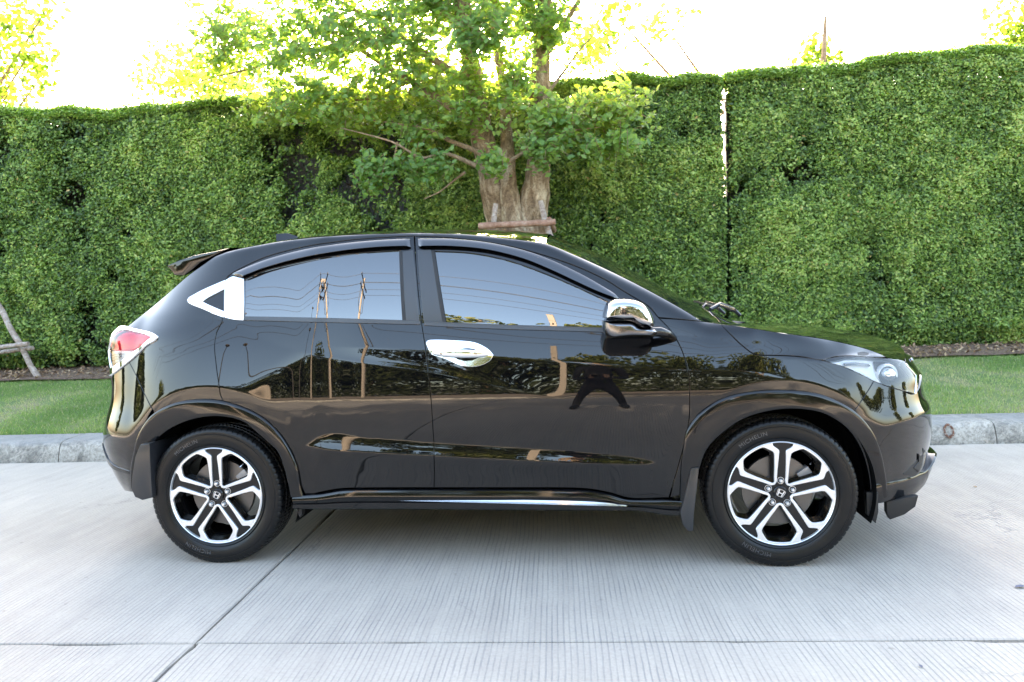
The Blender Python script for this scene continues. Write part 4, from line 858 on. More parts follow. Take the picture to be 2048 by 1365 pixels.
# chrome on the rear pillar
tri_out=[(0.03989,1.353),(-0.08478,1.309),(-0.1342,1.288),(-0.1605,1.276),(-0.1678,1.265),(-0.154,1.252),(-0.1263,1.241),(-0.05805,1.22),(0.01329,1.192),(0.05911,1.176),(0.06058,1.201)]
tri_in=tri_hole
panel('quarter_window_trim',tri_out,M_chrome,holes=[offset_poly(smooth_poly(tri_in),-.001)] if 0 else [tri_in],off=.0035,gap=.0,depth=.012,step=.01,label='chrome surround of the small rear quarter window')
panel('pillar_plate',[(0.04527,1.354),(0.06388,1.364),(0.0819,1.37),(0.1015,1.365),(0.1206,1.361),(0.1393,1.357),(0.1515,1.256),(0.1571,1.159),(0.1105,1.164),(0.06542,1.175),(0.05824,1.259)],M_chrome,off=.004,gap=.0005,depth=.008,step=.01,label='chrome cover plate behind the rear door glass')
# black pillar trims
panel('pillar_trim',[(0.9169,1.459),(0.9719,1.464),(0.9717,1.466),(0.9928,1.323),(1.012,1.13),(0.9508,1.134),(0.9343,1.301)],M_satin,off=.0012,gap=.0005,depth=.004,step=.02)
panel('pillar_trim',[(0.9935,1.463),(1.058,1.463),(1.09,1.319),(1.126,1.12),(1.035,1.125),(1.015,1.287)],M_satin,off=.0012,gap=.0005,depth=.004,step=.02)
panel('window_seal',[(1.061,1.458),(1.075,1.457),(1.138,1.117),(1.124,1.118)],M_seal,off=.003,gap=0,depth=.006,step=.02)
panel('window_seal',[(0.9072,1.459),(0.9205,1.459),(0.9485,1.132),(0.9355,1.132)],M_seal,off=.003,gap=0,depth=.006,step=.02)
panel('belt_moulding',[(0.1607,1.175),(0.5397,1.158),(1.017,1.131),(1.017,1.115),(0.5405,1.139),(0.1621,1.158)],M_satin,off=.0045,gap=.0003,depth=.008,step=.015,bev=.002)
panel('belt_moulding',[(1.038,1.127),(1.388,1.103),(1.848,1.076),(2.06,1.059),(2.108,1.05),(2.081,1.037),(1.848,1.058),(1.388,1.084),(1.038,1.11)],M_satin,off=.0045,gap=.0003,depth=.008,step=.015,bev=.002)
# rain visors stand proud of the door frames
def visor(top,bot,name='window_visor'):
    top=smooth_poly(top,closed=False,step=.01); bot=smooth_poly(bot,closed=False,step=.01); n=110
    def rs(P):
        P=np.array(P); s=np.r_[0,np.cumsum(np.linalg.norm(np.diff(P,axis=0),axis=1))]; t=np.linspace(0,s[-1],n); return np.stack([np.interp(t,s,P[:,0]),np.interp(t,s,P[:,1])],-1)
    a,b=rs(top),rs(bot); prof=[(0,.001),(.04,.007),(.12,.0105),(.45,.0165),(.85,.0215),(1.,.0225),(1.,.0185),(.8,.016)]
    end=np.minimum(1,np.minimum(np.arange(n),np.arange(n)[::-1])/3.+.25)
    V=[]
    for f,o in prof: p=a+(b-a)*f; V.append(skin(p[:,0],p[:,1],.002+o*end))
    V=np.concatenate(V); k=len(prof); Fc=[(j*n+i,(j+1)*n+i,(j+1)*n+i+1,j*n+i+1) for j in range(k-1) for i in range(n-1)]
    Fc+=[tuple(j*n for j in range(k))[::-1],tuple(j*n+n-1 for j in range(k))]
    me=meshpy(name,V,Fc,True); me.set_sharp_from_angle(angle=R(40))
    link(name,me,M_visor,car); link(name,me,None,car,scale=(1,-1,1))
visor([(0.07112,1.382),(0.1534,1.416),(0.2387,1.445),(0.3498,1.472),(0.4627,1.491),(0.5633,1.503),(0.6793,1.512),(0.8205,1.518),(0.9538,1.519)],[(0.1288,1.358),(0.1803,1.376),(0.2448,1.398),(0.3552,1.425),(0.4678,1.445),(0.5676,1.459),(0.6831,1.47),(0.8238,1.477),(0.9615,1.476)])
visor([(0.9925,1.518),(1.158,1.51),(1.327,1.486),(1.493,1.444),(1.618,1.395),(1.732,1.337),(1.816,1.288),(1.907,1.228),(1.928,1.207)],[(1,1.474),(1.16,1.467),(1.329,1.444),(1.493,1.397),(1.618,1.342),(1.732,1.284),(1.815,1.242),(1.888,1.21),(1.919,1.2)])
# tops
def top_pts(P,k=60):
    P=np.array(smooth_poly(P,closed=False,step=.01)); s=np.r_[0,np.cumsum(np.linalg.norm(np.diff(P,axis=0),axis=1))]; t=np.linspace(0,s[-1],k)
    U,Z=np.interp(t,s,P[:,0]),np.interp(t,s,P[:,1]); q=skin(U,Z,np.full(k,-.001)); return q
def cline(P,k=60):
    P=np.array(smooth_poly(P,closed=False,step=.01)); s=np.r_[0,np.cumsum(np.linalg.norm(np.diff(P,axis=0),axis=1))]; t=np.linspace(0,s[-1],k)
    return np.stack([np.interp(t,s,P[:,0]),0*t,np.interp(t,s,P[:,1])],-1)
iw=13   # windscreen starts at this point of TOP
roofE=top_pts(TOP[:iw+1]); wsE=top_pts(TOP[iw:])
RC0,RC1=(-.14,1.525),(1.595,1.562)
crown('roof',roofE,cline([RC0,(.15,1.572),(.45,1.598),(.75,1.607),(1.05,1.603),(1.35,1.59),RC1]),2,2.6)
crown('windscreen',wsE,cline([(1.60,1.560),(1.83,1.462),(2.12,1.30),(2.36,1.165),(2.58,1.05)]),1.7,1.9,m=M_glass)
hoodE=top_pts([(2.296,1.091),(2.373,1.078),(2.454,1.066),(2.535,1.051),(2.617,1.035),(2.722,1.018),(2.843,0.9954),(2.983,0.9641),(3.082,0.9395),(3.155,0.9153),(3.186,0.9012)]+[(3.331,0.8774)]+[(3.50,.91)])
crown('hood',hoodE,cline([(2.62,1.055),(2.75,1.05),(2.95,1.03),(3.15,.995),(3.28,.965),(3.36,.93)]),2,2.4)
link('hood_hinge_cover',MB().box((2.55,0,1.035),(.16,1.3,.02)).build('cowl',M_blk,car).data,None,None) if 0 else MB().box((2.5,0,1.02),(.22,1.25,.03)).build('cowl',M_blk,car,bevel=.006)
tgE=top_pts([(-0.04676,1.485),(-0.1284,1.443),(-0.2372,1.387),(-0.3513,1.316),(-0.5048,1.229),(-0.5735,1.182),(-0.6274,1.136)],40)
tgC=tgE.copy(); tgC[:,0]-=.13; tgC[:,2]+=.02
crown('tailgate',tgE,tgC,2,2.4,m=M_glass)
panel('tailgate_lower',[(-0.6274,1.136),(-0.7182,1.134),(-0.7485,1.107),(-0.8089,1.05),(-0.85,1.01),(-0.8179,0.9316),(-0.6872,0.9112)]+[(-1.02,.84),(UR(.84),.84),(UR(1.0),1.0),(UR(1.1),1.1),(-1.0,1.13)],M_paint,both=True,step=.02)
# spoiler
def spoiler():
    sec=np.array([(0.02272,1.515),(-0.0415,1.504),(-0.1652,1.488),(-0.2603,1.467),(-0.3263,1.447),(-0.3322,1.44),(-0.314,1.426),(-0.3015,1.41),(-0.2917,1.394),(-0.2352,1.39),(-0.1825,1.419),(-0.1352,1.45)])
    V=[];n=len(sec); ys=np.linspace(-1,1,25)
    for w_ in ys:
        k=1-.0*abs(w_); sx=-.10*(1-w_*w_); zz=.030*(1-abs(w_)**2.5)
        V+=[(x+sx*(1 if x<-.3 else .6),w_*(.60+.05*float(_sm(-.40,-.05,x))),z+zz) for x,z in sec]
    Fc=[(j*n+i,j*n+(i+1)%n,(j+1)*n+(i+1)%n,(j+1)*n+i) for j in range(24) for i in range(n)]+[tuple(range(n)),tuple(range(24*n,25*n))[::-1]]
    mb=MB().add(V,Fc); mb.build('spoiler',M_paint,car,smooth=True,bevel=.004)
spoiler()
# antenna fin
fin=[(0.01267,1.636),(0.02537,1.592),(0.1624,1.586),(0.1401,1.616),(0.08451,1.638)]
mb=MB(); V=[];
for w_,s in ((-.022,.7),(-.010,1),(.010,1),(.022,.7)):
    V+=[(fin[0][0]+ (x-fin[0][0])*(1 if z<1.62 else s), -.05+w_*(1.6 if z<1.6 else .35), z) for x,z in fin]
n=5; mb.add(V,[(j*n+i,j*n+(i+1)%n,(j+1)*n+(i+1)%n,(j+1)*n+i) for j in range(3) for i in range(n)]+[tuple(range(n)),tuple(range(3*n,4*n))])
mb.build('antenna_fin',M_paint,car,smooth=True)
# wheel-arch mouldings
def arch(outer,inner,name='wheel_arch_moulding',turn=.07):
    n=120
    def rs(P):
        P=np.array(smooth_poly(P,closed=False,step=.01)); s=np.r_[0,np.cumsum(np.linalg.norm(np.diff(P,axis=0),axis=1))]; t=np.linspace(0,s[-1],n); return np.stack([np.interp(t,s,P[:,0]),np.interp(t,s,P[:,1])],-1)
    a,b=rs(outer),rs(inner); Y0=skin(a[:,0],a[:,1]); 
    ya=Y0[:,1]; k_=np.ones(31)/31; yp=np.pad(ya,15,mode='edge'); ya=np.minimum(np.convolve(yp,k_,'valid'),ya-.001)
    prof=[(0,-.006),(.0,.004),(.03,.009),(.10,.0125),(.22,.0145),(.5,.0155),(.8,.0165),(.95,.0165),(1.0,.0145),(1.008,.008)]
    V=[]
    for f,o in prof:
        p=a+(b-a)*f; x,_=U2x(p[:,0],p[:,1]); V.append(np.stack([x,ya-o,p[:,1]],-1))
    p=a+(b-a)*1.01; x,_=U2x(p[:,0],p[:,1]); V.append(np.stack([x,ya+turn,p[:,1]],-1))
    V=np.concatenate(V); k=len(prof)+1; Fc=[(j*n+i,(j+1)*n+i,(j+1)*n+i+1,j*n+i+1) for j in range(k-1) for i in range(n-1)]
    Fc+=[tuple(j*n for j in range(k))[::-1],tuple(j*n+n-1 for j in range(k))]
    me=meshpy(name,V,Fc,True); me.set_sharp_from_angle(angle=R(50))
    link(name,me,M_gloss,car); link(name,me,None,car,scale=(1,-1,1))
arch([(-0.5179,0.3506),(-0.49,0.4386),(-0.4439,0.5293),(-0.407,0.6118),(-0.3562,0.6764),(-0.3019,0.7234),(-0.2195,0.7618),(-0.1328,0.7873),(-0.02543,0.7972),(0.07516,0.7884),(0.1795,0.7544),(0.2677,0.7054),(0.34,0.6343),(0.3913,0.5495),(0.4212,0.466),(0.4301,0.3822),(0.4416,0.3319)],
     [(-0.3769,0.3588),(-0.3725,0.4439),(-0.3466,0.5252),(-0.3108,0.5852),(-0.2288,0.6436),(-0.1421,0.6831),(-0.04848,0.7092),(0.04708,0.7187),(0.1392,0.706),(0.2072,0.6755),(0.2761,0.6259),(0.3334,0.5481),(0.3636,0.4632),(0.3753,0.3932),(0.385,0.3279)])
arch([(2.17,0.3055),(2.176,0.4372),(2.189,0.5451),(2.207,0.623),(2.266,0.6999),(2.36,0.7583),(2.472,0.7852),(2.61,0.7914),(2.75,0.7744),(2.85,0.7352),(2.944,0.6775),(3.024,0.591),(3.073,0.4978),(3.104,0.3949),(3.122,0.2933)],
     [(2.225,0.3038),(2.237,0.3836),(2.259,0.4627),(2.284,0.5301),(2.331,0.5879),(2.425,0.6603),(2.518,0.6966),(2.637,0.7123),(2.759,0.6955),(2.85,0.6499),(2.921,0.5865),(2.978,0.496),(3.018,0.3824),(3.035,0.2607)])
# wheel housings, underbody, inner shell
for cx in (0,2.61):
    for s in (-1,1):
        mb=MB(); n=40; r=.405; V=[];
        for k in range(n+1):
            q=-.35+ (math.pi+.38)*k/n; V+=[(cx+r*math.cos(q),s*.845,.33+r*math.sin(q)),(cx+r*math.cos(q),s*.52,.33+r*math.sin(q))]
        V+=[(cx,s*.52,.33)]; Fc=[(2*i,2*i+1,2*i+3,2*i+2) for i in range(n)]+[(2*i+1,2*n+2,2*i+3) for i in range(n)]
        mb.add(V,Fc); mb.build('wheel_housing',M_dark,car,smooth=True)
def inner_shell():
    # dark structure just behind the panels so that no light leaks through the gaps
    polys=[[(x,z) for x,z in [(-.30,.62),(.02,.86),(.45,.78),(.52,.33),(2.06,.33),(2.2,.78),(2.6,.86),(2.74,.84),(2.74,.93),(2.35,1.06),(1.6,1.42),(.7,1.46),(.1,1.42),(-.35,1.2),(-.5,1.05)]]]
    for P in polys:
        me=panel_mesh('inner_shell',P,gap=0,step=.04,off=-.022,depth=.05,sharp=True)
        link('inner_shell',me,M_dark,car); link('inner_shell',me,None,car,scale=(1,-1,1))
inner_shell()
MB().box((1.3,0,.33),(1.7,1.5,.16)).box((1.3,0,.62),(3.7,1.0,.62)).box((-.55,0,.5),(.3,1.1,.35)).box((3.15,0,.5),(.35,1.1,.35)).box((-.2,0,1.05),(.5,1.0,.3)).build('underbody',M_dark,car)
# side skirt
def skirt():
    top=rsn([(0.3905,0.3329),(0.5226,0.3431),(0.6502,0.3626),(1.066,0.362),(1.732,0.3561),(1.854,0.3379),(1.945,0.3118),(2.122,0.3087),(2.19,0.305)]); bot=rsn([(0.3877,0.2674),(0.6635,0.2695),(0.9486,0.2691),(1.348,0.2652),(1.951,0.259),(2.039,0.2499),(2.104,0.2386),(2.165,0.2363)]); n=len(top)
    ys=skin(top[:,0],top[:,1])[:,1]; ysm=np.minimum.reduce([ys,np.full(n,-.872)])
    rows=[(0,-.004+.02),(0,-.0),(.06,-.012),(.2,-.017),(.36,-.018),(.40,-.010),(.60,-.006),(.66,-.012),(.9,-.012),(1.0,-.004),(1.0,.06)]
    V=[np.stack([top[:,0]+(bot[:,0]-top[:,0])*f,ysm+o,top[:,1]+(bot[:,1]-top[:,1])*f],-1) for f,o in rows]
    V=np.concatenate(V); k=len(rows); Fc=[(j*n+i,(j+1)*n+i,(j+1)*n+i+1,j*n+i+1) for j in range(k-1) for i in range(n-1)]
    me=meshpy('side_skirt',V,Fc,True); me.set_sharp_from_angle(angle=R(35)); link('side_skirt',me,M_gloss,car); link('side_skirt',me,None,car,scale=(1,-1,1))
    # bright strip let into it
    P=[(0.6523,0.3181),(0.717,0.325),(0.9063,0.3245),(1.37,0.3174),(1.73,0.3097),(1.863,0.3015),(1.942,0.2866),(1.819,0.2918),(1.596,0.2963),(1.139,0.3042),(0.764,0.3108)]
    P=smooth_poly(P,step=.01); c=np.array(P); V=[(x,-.8995-.0035*0,z) for x,z in P]; n=len(P)
    q=offset_poly(P,.0035); 
    if area(P)<0: P=P[::-1]
    V=[(x,-.890,z) for x,z in P]+[(x,-.8965,z+.0) for x,z in q]
    Fc=[(i,(i+1)%n,n+(i+1)%n,n+i) for i in range(n)]+[tuple(range(n,2*n))]
    # tilt the face upwards
    V=[(x,y+(z-.30)*.42,z) for x,y,z in V]
    me=meshpy('skirt_strip',V,Fc,False); link('skirt_strip',me,M_chrome2,car); link('skirt_strip',me,None,car,scale=(1,-1,1))
def rsn(P,n=90):
    P=np.array(smooth_poly(P,closed=False,step=.01)); s=np.r_[0,np.cumsum(np.linalg.norm(np.diff(P,axis=0),axis=1))]; t=np.linspace(0,s[-1],n); return np.stack([np.interp(t,s,P[:,0]),np.interp(t,s,P[:,1])],-1)
skirt()
# prisms from outlines at a given distance
def prism(name,P,y0,y1,m,bev=.004,smooth=True,far=True,parent=car,lab=None,**k):
    P=list(P); n=len(P); mb=MB(); mb.add([(x,y0,z) for x,z in P]+[(x,y1,z) for x,z in P],[tuple(range(n)),tuple(range(n,2*n))[::-1]]+[(i,(i+1)%n,n+(i+1)%n,n+i) for i in range(n)])
    o=mb.build(name,m,parent,smooth=smooth,bevel=bev,label=lab)
    if far: link(name,o.data,None,parent,scale=(1,-1,1))
    return o
prism('mud_flap',[(-0.3435,0.5864),(-0.2951,0.5906),(-0.2975,0.5089),(-0.2984,0.4124),(-0.2958,0.3301),(-0.3501,0.3169),(-0.3873,0.3328),(-0.4028,0.3717),(-0.3936,0.4371),(-0.3725,0.5288)],-.900,-.66,M_satin,.006)
prism('mud_flap',[(2.219,0.4544),(2.253,0.4585),(2.241,0.354),(2.229,0.2646),(2.223,0.175),(2.201,0.1738),(2.179,0.2019),(2.167,0.2602),(2.181,0.3005)],-.908,-.70,M_satin,.006)
# front lip and undertray
def lip(name,rows,m):
    """rows: (height, forward offset from the bumper skin) swept round the nose"""
    us=np.linspace(rows[0][2],1,70); V=[]
    for z,o,u0_ in rows:
        U=np.linspace(u0_,UC(z),70); p=skin(U,np.full(70,max(z,.34))); nrm=skin_n(U,np.full(70,max(z,.34))); nrm[:,2]=0; nrm/=np.linalg.norm(nrm,axis=1,keepdims=True)
        p=p+nrm*o; p[:,2]=z; V.append(p)
    V=np.concatenate(V); k=len(rows); n=70; Fc=[(j*n+i,(j+1)*n+i,(j+1)*n+i+1,j*n+i+1) for j in range(k-1) for i in range(n-1)]+[tuple(j*n for j in range(k))]
    mb=MB().add(V,Fc).add(V*[1,-1,1],[f[::-1] for f in Fc]); mb.build(name,m,car,smooth=True)
uf=[(3.122,0.2933),(3.036,0.3028)]
def front_lip():
    n=80; V=[]; t=np.linspace(0,1,n)
    # plan path round the nose at mid height
    U=uf[1][0]+(UC(.36)-uf[1][0])*t; p=skin(U,np.full(n,.37)); nr=skin_n(U,np.full(n,.37)); nr[:,2]=0; nr/=np.linalg.norm(nr,axis=1,keepdims=True)
    fwd=_sm(.40,.72,t)                       # the lip grows towards the nose
    ztop=.352+.060*_sm(.45,.70,t); zbot=.262+.028*_sm(.3,.6,t)+.035*_sm(.45,.62,t)
    rows=[(ztop,-.02+0*t),(ztop,.001+.034*fwd),(ztop-.007,.004+.038*fwd),(zbot+.012,.002+.018*fwd),(zbot,-.006+.008*fwd),(zbot,-.05+0*t)]
    for z,o in rows:
        q=p+nr*o[:,None]; q[:,2]=z; V.append(q)
    V=np.concatenate(V); k=len(rows); Fc=[(j*n+i,(j+1)*n+i,(j+1)*n+i+1,j*n+i+1) for j in range(k-1) for i in range(n-1)]+[tuple(j*n for j in range(k))]
    MB().add(V,Fc).add(V*[1,-1,1],[f[::-1] for f in Fc]).build('front_lip',M_gloss,car,smooth=True)
front_lip()
prism('undertray_flap',[(3.097,0.258),(3.097,0.2078),(3.111,0.1757),(3.172,0.1986),(3.219,0.235),(3.232,0.285),(3.159,0.2715)],-.735,-.70,M_blk,.003)
prism('air_deflector',[(2.988,0.318),(3.038,0.3178),(3.038,0.2308),(3.027,0.177),(2.991,0.2174)],-.80,-.77,M_blk,.003)
prism('sill_end_clip',[(0.3858,0.2657),(0.4154,0.2656),(0.4136,0.2296),(0.4031,0.2151),(0.3917,0.2344)],-.84,-.80,M_blk,.002)
# fog-lamp opening
panel('fog_lamp_recess',[(3.232,0.3769),(3.281,0.396),(3.332,0.4147),(3.41,0.4393),(3.46,0.451)]+[(3.41,.475),(3.44,.43),(3.42,.385)]+[(3.341,0.3521)],M_blk,off=.0015,gap=0,depth=.003,step=.012,label='black fog lamp opening low on the front bumper')
panel('fog_lamp',[(3.319,0.3932),(3.394,0.4248)]+[(3.36,.455),(3.37,.40)]+[(3.378,0.3656)],M_blk,off=.006,gap=0,depth=.006,step=.012)
# headlamp
hl=empty('headlamp'); hl.parent=car
panel('reflector',offset_poly(smooth_poly(lamp_out),.004),M_refl,parent=hl,off=-.030,gap=0,sharp=True,depth=-.026,step=.012)
panel('dark_bezel',[(3.116,0.8922),(3.224,0.8818),(3.315,0.8653),(3.389,0.8052),(3.349,0.7458),(3.232,0.7661),(3.145,0.787),(3.118,0.838)],M_lampdark,parent=hl,off=-.020,gap=0,depth=.004,step=.012)
panel('lens',lamp_out,M_clear,parent=hl,off=.0,gap=.002,depth=.003,step=.010)
panel('chrome_edge',[(3.339,0.8594),(3.359,0.8602),(3.441,0.8033),(3.374,0.7258),(3.363,0.7275),(3.414,0.8033)],M_chrome,parent=hl,off=.003,gap=0,depth=.006,step=.008)
panel('indicator_bar',[(2.918,0.8949),(2.995,0.8906),(3.066,0.8801),(3.076,0.8708),(2.993,0.8823),(2.922,0.8872)],M_chrome2,parent=hl,off=-.012,gap=0,depth=.01,step=.01)
pc=skin(np.array([[(3.186,0.8341)][0][0]]),np.array([[(3.186,0.8341)][0][1]]))[0]; pn=skin_n(np.array([[(3.186,0.8341)][0][0]]),np.array([[(3.186,0.8341)][0][1]]))[0]
def projector(s):
    bm=bmesh.new(); bmesh.ops.create_uvsphere(bm,u_segments=28,v_segments=16,radius=.036); me=bpy.data.meshes.new('projector_lens'); bm.to_mesh(me); bm.free(); me.polygons.foreach_set('use_smooth',[True]*len(me.polygons))
    c=pc-pn*.034; link('projector_lens',me,M_projlens,hl,loc=(c[0],c[1]*s,c[2]),scale=(1.25,1,1))
    mb=MB().lathe([(.040,-.012),(.050,-.016),(.054,-.006),(.050,.01),(.040,.02)],36); mb.build('bezel_ring',M_refl,hl,smooth=True,loc=(c[0],c[1]*s,c[2]),scale=(1.2,1,1),rot=(0,0,R(28)*s))
M_projlens=mat('projector_glass',(.75,.78,.8),.04,.75)
projector(1); projector(-1)
panel('washer_cover',[(3,0.9289),(3.037,0.9305),(3.076,0.9238),(3.069,0.916),(3.035,0.9152),(2.996,0.9201)],M_blk,off=.001,gap=0,depth=.002,step=.01,label='small dark cap on the bonnet edge above the headlamp')
panel('grille_bar',[(3.50,.875),(3.50,.865),(UC(.87),.865),(UC(.87),.878)],M_chrome2,off=.004,gap=0,sharp=True,both=True,step=.02,depth=.008)
# tail lamp
tl=empty('tail_lamp'); tl.parent=car
tail_all=[(-0.2999,1.092),(-0.3461,1.107),(-0.4009,1.115),(-0.5154,1.127),(-0.6329,1.139),(-0.7182,1.134),(-0.7571,1.102),(-0.8371,1.049),(-0.86,1.02),(-0.85,0.97),(-0.8198,0.9264),(-0.8281,0.8901),(-0.683,0.9138),(-0.5275,0.9688),(-0.38,1.048),(-0.3138,1.074)]
panel('chrome_trim',tail_all,M_chrome,parent=tl,holes=[[(-0.3319,1.089),(-0.3931,1.102),(-0.5032,1.115),(-0.5866,1.124),(-0.6643,1.122),(-0.7179,1.097),(-0.7587,1.056),(-0.8426,1.023),(-0.8025,0.9808),(-0.7532,0.9316),(-0.6236,0.9601),(-0.512,1.001),(-0.4143,1.045)]],off=.010,gap=.0,depth=.02,step=.008)
panel('lamp_housing',[(-0.3468,1.088),(-0.3908,1.097),(-0.4982,1.109),(-0.578,1.118),(-0.6385,1.115),(-0.6953,1.092),(-0.727,1.056),(-0.7866,1.025),(-0.7648,0.9845),(-0.7171,0.9429),(-0.624,0.9675),(-0.5127,1.008),(-0.4149,1.052)],M_refl,parent=tl,off=-.012,gap=-.003,depth=-.014,step=.01)
panel('red_lens',[(-0.3468,1.088),(-0.3908,1.097),(-0.4982,1.109),(-0.578,1.118),(-0.6385,1.115),(-0.6953,1.092),(-0.727,1.056),(-0.7873,1.022),(-0.5987,1.024),(-0.4797,1.028),(-0.4149,1.052)],M_redlens,parent=tl,off=.008,gap=.0006,depth=.006,step=.008)
panel('clear_lens',[(-0.7874,1.017),(-0.5983,1.019),(-0.488,1.023),(-0.5127,1.008),(-0.624,0.9675),(-0.7171,0.9429),(-0.7648,0.9845)],M_pinklens if 0 else M_clear,parent=tl,off=.008,gap=.0006,depth=.006,step=.008)
for i in range(6):
    z_=[ (223,706+i*4.6),(250-i*3.4,706+i*4.6)]
tlr=[(-0.7711,1.005),(-0.5807,1.008),(-0.7673,0.9921),(-0.6076,0.9951),(-0.7622,0.9795),(-0.6445,0.9821),(-0.7518,0.9671),(-0.6894,0.9687)]
for i in range(0,8,2):
    (u0_,z0_),(u1_,z1_)=tlr[i],tlr[i+1]; panel('lens_rib',[(u0_,z0_),(u1_,z1_),(u1_,z1_-.004),(u0_,z0_-.004)],M_ambrib if 0 else M_cal,parent=tl,off=.004,gap=0,sharp=True,depth=.004,step=.01)
# rear bumper ledge
panel('bumper_step',[(-0.86,0.55),(-0.82,0.52),(-0.7686,0.478),(-0.651,0.4505),(-0.5464,0.4417),(-0.4905,0.4373),(-0.4958,0.4228),(-0.5777,0.4257),(-0.6962,0.4325),(-0.84,0.46),(-0.84,0.52)],M_gloss,off=.006,gap=0,depth=.008,step=.008)
# ---------------------------------------------------------------- door handle with chrome cover
hd=empty('door_handle'); hd.parent=car
cup=[(1.05,1.03),(1.054,1.038),(1.066,1.042),(1.124,1.041),(1.177,1.037),(1.228,1.033),(1.261,1.028),(1.288,1.02),(1.312,1.008),(1.331,0.9963),(1.345,0.9838),(1.357,0.968),(1.343,0.946),(1.324,0.9341),(1.305,0.9267),(1.283,0.9213),(1.261,0.9195),(1.235,0.9215),(1.211,0.926),(1.185,0.9361),(1.164,0.9464),(1.143,0.9561),(1.12,0.9646),(1.097,0.9712),(1.076,0.9785),(1.071,0.9849),(1.066,0.9916),(1.057,1.013)]
gcx,gcz=[(1.208,0.9782)][0]; 
def cupoff(U,z):
    d=np.hypot((U-gcx-.028)/.075,(z-gcz+.004)/.036); return -.009*(1-_sm(.55,1.0,d))
panel('cover_plate',cup,M_chrome,parent=hd,off=.0035,gap=0,depth=.005,step=.004,offf=cupoff)
def grip():
    c=skin(np.array([gcx]),np.array([gcz]))[0]; n=40; V=[]; Lh=.128
    xs=np.sin(np.linspace(-1,1,n)*math.pi/2)
    for w_ in xs:
        h=.0185*math.sqrt(max(1-w_*w_,0))**.7+.0006; y=c[1]-.004-.022*(1-w_**4)**1; zc=c[2]+.003-.006*w_
        for k in range(16):
            q=2*math.pi*k/16; V.append((c[0]+w_*Lh,y+math.cos(q)*.0075*(.3+.7*(1-w_**6)),zc+math.sin(q)*h))
    Fc=[(i*16+k,i*16+(k+1)%16,(i+1)*16+(k+1)%16,(i+1)*16+k) for i in range(n-1) for k in range(16)]
    MB().add(V,Fc).build('grip',M_chrome,hd,smooth=True)
    MB().lathe([(.0,-.002),(.0042,-.002),(.0042,.003)],16,c=(c[0]-.083,c[1]-.0275,c[2]+.0045)).lathe([(.0,-.002),(.0036,-.002),(.0036,.003)],16,c=(c[0]-.050,c[1]-.030,c[2]+.0035)).build('keyhole',M_blk,hd)
grip()
# ---------------------------------------------------------------- mirror
M_mirlow=mat('smoked_chrome_satin',(.20,.20,.21),.16,1.)
mr=empty('door_mirror'); mr.parent=car
def pillow(name,P,lay,m,sharp=0,far=True):
    P=np.array(smooth_poly(P,step=.004)); c=P.mean(0); n=len(P); V=[]
    for y,s,dx,dz in lay: V+=[(c[0]+(x-c[0])*s+dx,y,c[1]+(z-c[1])*s+dz) for x,z in P]
    k=len(lay); Fc=[(j*n+i,j*n+(i+1)%n,(j+1)*n+(i+1)%n,(j+1)*n+i) for j in range(k-1) for i in range(n)]
    V.append((c[0]+lay[0][2],lay[0][0]-.0005,c[1]+lay[0][3])); V.append((c[0]+lay[-1][2],lay[-1][0],c[1]+lay[-1][3]))
    Fc+=[(k*n,(i+1)%n,i) for i in range(n)]+[(k*n+1,(k-1)*n+i,(k-1)*n+(i+1)%n) for i in range(n)]
    o=MB().add(V,Fc).build(name,m,mr,smooth=True); o.data.set_sharp_from_angle(angle=R(60))
    if far: link(name,o.data,None,mr,scale=(1,-1,1))
dome=lambda y0,y1,e=.5:[(y0+(y1-y0)*(1-math.cos(t)),math.sin(t)**e*1.0,0,0) for t in np.linspace(.06,math.pi/2,14)]
def ml(y0,y1,yb,z0=0): return [(y0+(y1-y0)*(1-math.cos(t)),(.0+math.sin(t)**.42),0,0) for t in np.linspace(.05,math.pi/2,16)]+[(yb,.97,.004,0),(yb+.03,.90,.01,0)]
pillow('cover',[(1.849,1.126),(1.853,1.152),(1.864,1.183),(1.879,1.196),(1.901,1.203),(1.943,1.205),(1.997,1.195),(2.03,1.177),(2.05,1.15),(2.066,1.115),(2.07,1.09),(2.057,1.078),(2.016,1.087),(1.983,1.113),(1.924,1.116)],ml(-1.075,-.99,-.90),M_mirror if 0 else M_chrome2)
pillow('lower_housing',[(1.847,1.114),(1.924,1.112),(1.979,1.108),(2.012,1.084),(2.055,1.072),(2.074,1.07),(2.082,1.06),(2.065,1.044),(2.027,1.042),(1.969,1.043),(1.914,1.04),(1.88,1.039),(1.859,1.052),(1.849,1.077)],ml(-1.058,-.985,-.90),M_mirlow)
def mirror_arm(s):
    P=[aV for aV in [(2.021,1.059),(2.091,1.057)]]; A=[(2.134,1.044),(2.164,1.025)]
    MB().tube([(P[0][0],-.95*s,P[0][1]),(P[1][0],-.925*s,P[1][1]),(A[0][0],-.885*s,A[0][1]),(A[1][0],-.84*s,A[1][1]-.004)],[.020,.022,.020,.014],12).build('arm',M_gloss,mr,smooth=True)
mirror_arm(1); mirror_arm(-1)
panel('mirror_sail',[(2.056,1.16),(2.098,1.112),(2.14,1.066),(2.166,1.031),(2.103,1.043),(2.06,1.053),(2.039,1.089)],M_gloss,off=.002,gap=0,depth=.006,step=.01)
